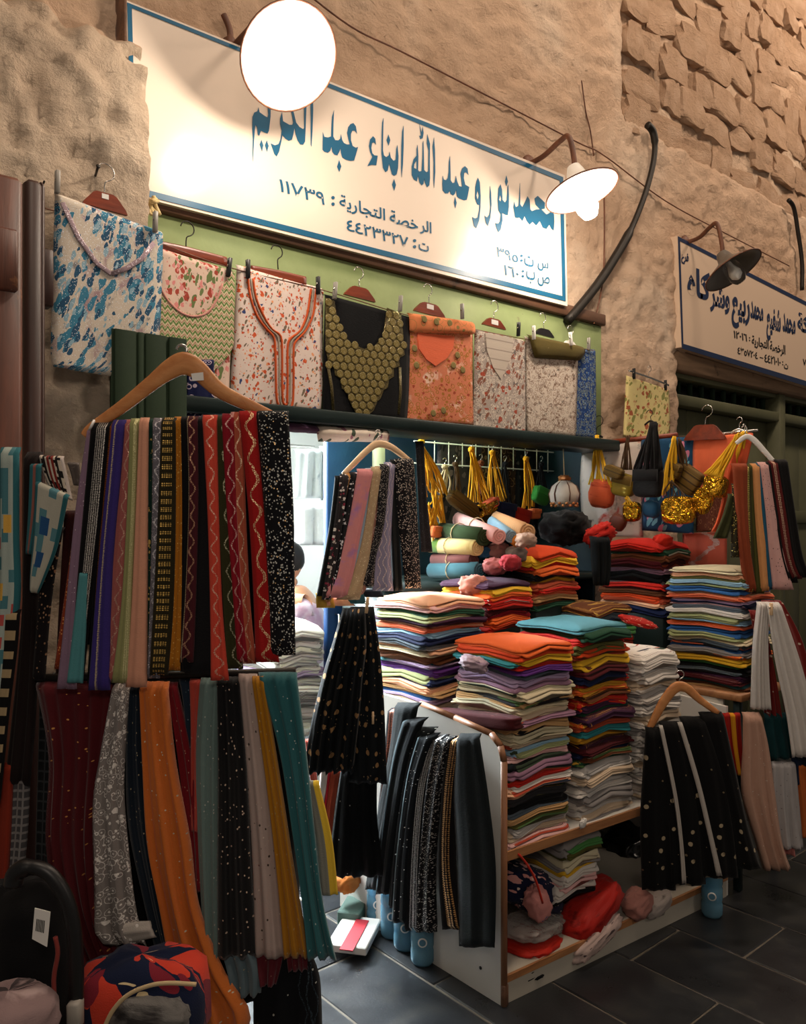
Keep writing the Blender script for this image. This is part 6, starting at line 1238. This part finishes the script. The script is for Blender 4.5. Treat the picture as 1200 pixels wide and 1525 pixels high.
# black scarves with white edges in front of the cabinet
KB = ('d', 3.02)
hanger('natural wooden hanger carrying black star scarves at the right', KB, [(967,1092),(975,1076),(990,1048),(1008,1026),(1024,1026),(1045,1044),(1072,1064)], [8,11,14,16,14,11,8], ((1014,1022),(1015,1000)), M_HANGER, -.02, .008)
m_star = fab('black_star', '#0d0d0e', (('dots', '#a8987c', 18, .15, .4), ('glit', '#8a7a60', 40, .16, .25)), .12)
for i, (lb, rows, m, off) in enumerate((
 ('left black scarf with gold diamonds', [(962,984,1084),(957,1000,1150),(953,1004,1230),(956,1006,1326)], m_star, .0),
 ('slim white-edged scarf, left of two', [(978,984,1078),(999,1005,1180),(1008,1014,1250),(1012,1019,1312)], fab('w_edge', '#bdb6ae', (), .03), .022),
 ('second black scarf with gold diamonds', [(982,1012,1075),(990,1034,1150),(994,1046,1230),(998,1052,1318)], m_star, .004),
 ('slim white-edged scarf, right of two', [(1005,1012,1073),(1031,1038,1160),(1050,1057,1240),(1063,1071,1300)], fab('w_edge', '#bdb6ae', (), .03), .026),
 ('third black scarf with gold diamonds', [(1012,1048,1068),(1026,1076,1150),(1034,1092,1230),(1044,1100,1308)], m_star, .0),
 ('rightmost black scarf with gold diamonds', [(1042,1078,1062),(1062,1098,1150),(1080,1116,1230),(1090,1136,1296)], m_star, -.008))):
    hang('hanging_scarf', lb + ' on the natural wooden hanger at right', 'scarf', KB, rows, m, .03 if 'slim' not in lb else .008, off, 1.6, .007 if 'slim' not in lb else .002, i+230)

# ------------------------------------------------------------------ bright passage behind the stall
tb2 = empty('passage_table', (2.2, .75, 0), 'white table in the bright passage carrying a pale stack', 'table')
mk('table_top', bb(1.95, 2.28, .45, 1.1, .56, .60, .004), M_MELA, tb2)
for xx, yy in ((1.97, .47), (2.23, .47), (1.97, 1.05), (2.23, 1.05)): mk('leg', bb(xx, xx+.03, yy, yy+.03, 0, .56), M_MELA, tb2)
stack('the pale stack in the bright passage', 'cloths in the passage stack', 1.98, 2.26, .48, .85, .60, 1.09, ['white', 'silver/grain', 'white/floral', 'grey/grain', 'white/grain', 'silver', 'white/grain', 'lilac/grain', 'white', 'silver/grain', 'white/grain', 'grey', 'white/grain', 'silver/grain', 'white', 'white/grain', 'silver', 'white/grain'], .02, (0, 0), 23)
PB = ('y', 2.2)
mk('rail', tube([Vector((1.15, 2.25, 2.12)), Vector((3.4, 2.25, 2.12))], .012, 8), M_STEEL, label='steel rail across the bright passage', cat='rail')
for i, (lb, rows, c) in enumerate((('white dress with grey shading', [(440,480,668),(440,478,742)], '#d8dcdc'), ('pale grey dress', [(478,500,664),(476,500,745)], '#bcc4c8'), ('white cloth low down', [(442,500,752),(440,500,812)], '#e6e6e4'))):
    hang('hanging_dress', lb + ' hanging in the bright passage', 'dress', PB, rows, fab(f'pdress{i}', c, (('blot', '#8a98a0', 7, .6),), .4), .05, .0, 2, .02, 250+i)
stl = empty('stool', (2.63, 1.24, 0), 'high stool in the bright passage under the seated person', 'stool')
mk('seat', lathe([(0, .62), (.16, .62), (.17, .61), (.17, .59), (0, .59)], (2.63, 1.24, 0), (0, 0, 1), 20), M_MELA, stl)
for k in range(4): mk('leg', tube([Vector((2.63+.1*math.cos(k*1.57), 1.24+.1*math.sin(k*1.57), .59)), Vector((2.63+.17*math.cos(k*1.57), 1.24+.17*math.sin(k*1.57), 0))], .014, 6), M_STEEL, stl)
# person seated with the back half turned to us, short dark hair, pale pink shirt
def skin_body(name, joints, edges, mat, parent, root=0, levels=2, loc=None):
    me = bpy.data.meshes.new(name); org = Vector(parent.location)
    me.from_pydata([tuple(Vector(j[0])-org) for j in joints], edges, [])
    o = bpy.data.objects.new(name, me); COL.objects.link(o); o.parent = parent
    m = o.modifiers.new('skin', 'SKIN'); m.use_smooth_shade = True
    for v, j in zip(me.skin_vertices[0].data, joints): v.radius = (j[1], j[2] if len(j) > 2 else j[1])
    me.skin_vertices[0].data[root].use_root = True
    s = o.modifiers.new('sub', 'SUBSURF'); s.levels = levels; s.render_levels = levels
    me.materials.append(mat); return o
PX, PY = 2.63, 1.22
per = empty('person', (PX, PY, 0), 'person with short dark hair in a pale pink shirt seated in the bright passage', 'person')
M_SKIN = fab('skin', '#b98362', (), .2, .6, bump=.05); M_SHIRT = fab('pink_shirt', '#dfc2c4', (('blot', '#c99aa4', 5, .52),), .4, use='Obj'); M_TROUS = fab('dark_trousers', '#2a2c34', (), .3, use='Obj')
# local frame: facing direction fd (to the left and away), side sd
fdv = Vector((-.75, .66, 0)).normalized(); sdv = Vector((fdv.y, -fdv.x, 0)); O = Vector((PX, PY, 0))
def J(f, s, z): return O + fdv*f + sdv*s + Vector((0, 0, z))
body = [(J(0, 0, .70), .13, .15), (J(.02, 0, .86), .125, .14), (J(.04, 0, 1.02), .13, .16), (J(.06, 0, 1.12), .09, .13), (J(.075, 0, 1.19), .05), (J(.09, 0, 1.25), .048),
        (J(.05, .17, 1.09), .06), (J(.10, .22, .88), .046), (J(.30, .16, .80), .036), (J(.05, -.17, 1.09), .06), (J(.10, -.22, .88), .046), (J(.30, -.16, .80), .036),
        (J(.08, .09, .68), .085), (J(.42, .12, .66), .062), (J(.40, .12, .36), .05), (J(.40, .12, .08), .036), (J(.52, .13, .04), .032), (J(.08, -.09, .68), .085), (J(.42, -.12, .66), .062), (J(.40, -.12, .36), .05), (J(.40, -.12, .08), .036), (J(.52, -.13, .04), .032),
        (J(.37, .15, .79), .03, .02), (J(.37, -.15, .79), .03, .02)]
edges = [(0, 1), (1, 2), (2, 3), (3, 4), (4, 5), (3, 6), (6, 7), (7, 8), (3, 9), (9, 10), (10, 11), (0, 12), (12, 13), (13, 14), (14, 15), (15, 16), (0, 17), (17, 18), (18, 19), (19, 20), (20, 21), (8, 22), (11, 23)]
bo = skin_body('body', body, edges, M_SKIN, per)
skin_body('shirt', [(body[i][0], body[i][1]*1.10+.006, (body[i][2] if len(body[i]) > 2 else body[i][1])*1.10+.006) for i in (0, 1, 2, 3, 6, 7, 9, 10)] + [(J(.07, 0, 1.165), .058)], [(0, 1), (1, 2), (2, 3), (3, 4), (4, 5), (3, 6), (6, 7), (3, 8)], M_SHIRT, per)
skin_body('trousers', [(body[0][0]-Vector((0, 0, .03)), .15, .17)] + [(body[i][0], body[i][1]*1.1+.006) for i in (12, 13, 14, 15, 17, 18, 19, 20)], [(0, 1), (1, 2), (2, 3), (3, 4), (0, 5), (5, 6), (6, 7), (7, 8)], M_TROUS, per)
hc = J(.11, 0, 1.335)
def ell(c, a, b, cc, f0=0, nz=0): 
    V, F, _ = blob(Vector((0, 0, 0)), (1, 1, 1), None, 3, 2.0, nz, 2, 20, 14); return [c + fdv*(v.x*2*a) + sdv*(v.y*2*b) + Vector((0, 0, v.z*2*cc)) for v in V], F
mk('head', join(ell(hc, .098, .076, .115), ell(hc+fdv*.045-Vector((0, 0, .05)), .05, .055, .065)), M_SKIN, per)
mk('hair', join(ell(hc-fdv*.016+Vector((0, 0, .022)), .098, .081, .108, 0, .04)), fab('short_hair', '#1a1614', (('blot', '#5a5450', 120, .6),), .2, .7), per)
for s in (1, -1):
    mk('ear', ell(hc+sdv*.080*s-fdv*.005-Vector((0, 0, .02)), .020, .008, .032), M_SKIN, per)
    mk('eye', ell(hc+fdv*.092+sdv*.032*s+Vector((0, 0, .0)), .010, .014, .008), M_WHITEP, per)
    h0 = J(.37, .15*s, .79)
    for k in range(4): mk('finger', tube(smooth_path([h0+fdv*.02+sdv*(.022-.014*k), h0+fdv*.06+sdv*(.026-.017*k)-Vector((0, 0, .004)), h0+fdv*(.085-.006*abs(k-1.3))+sdv*(.026-.017*k)-Vector((0, 0, .022))], 3), [.009]*4+[.0075]*3, 6), M_SKIN, per)
    mk('thumb', tube(smooth_path([h0-sdv*.02*s, h0+fdv*.025-sdv*.04*s, h0+fdv*.05-sdv*.045*s-Vector((0, 0, .01))], 3), .009, 6), M_SKIN, per)
mk('nose', ell(hc+fdv*.102-Vector((0, 0, .022)), .018, .013, .022), M_SKIN, per); mk('mouth', ell(hc+fdv*.094-Vector((0, 0, .06)), .006, .024, .006), flat('lips', '#8a4a40', .6), per)
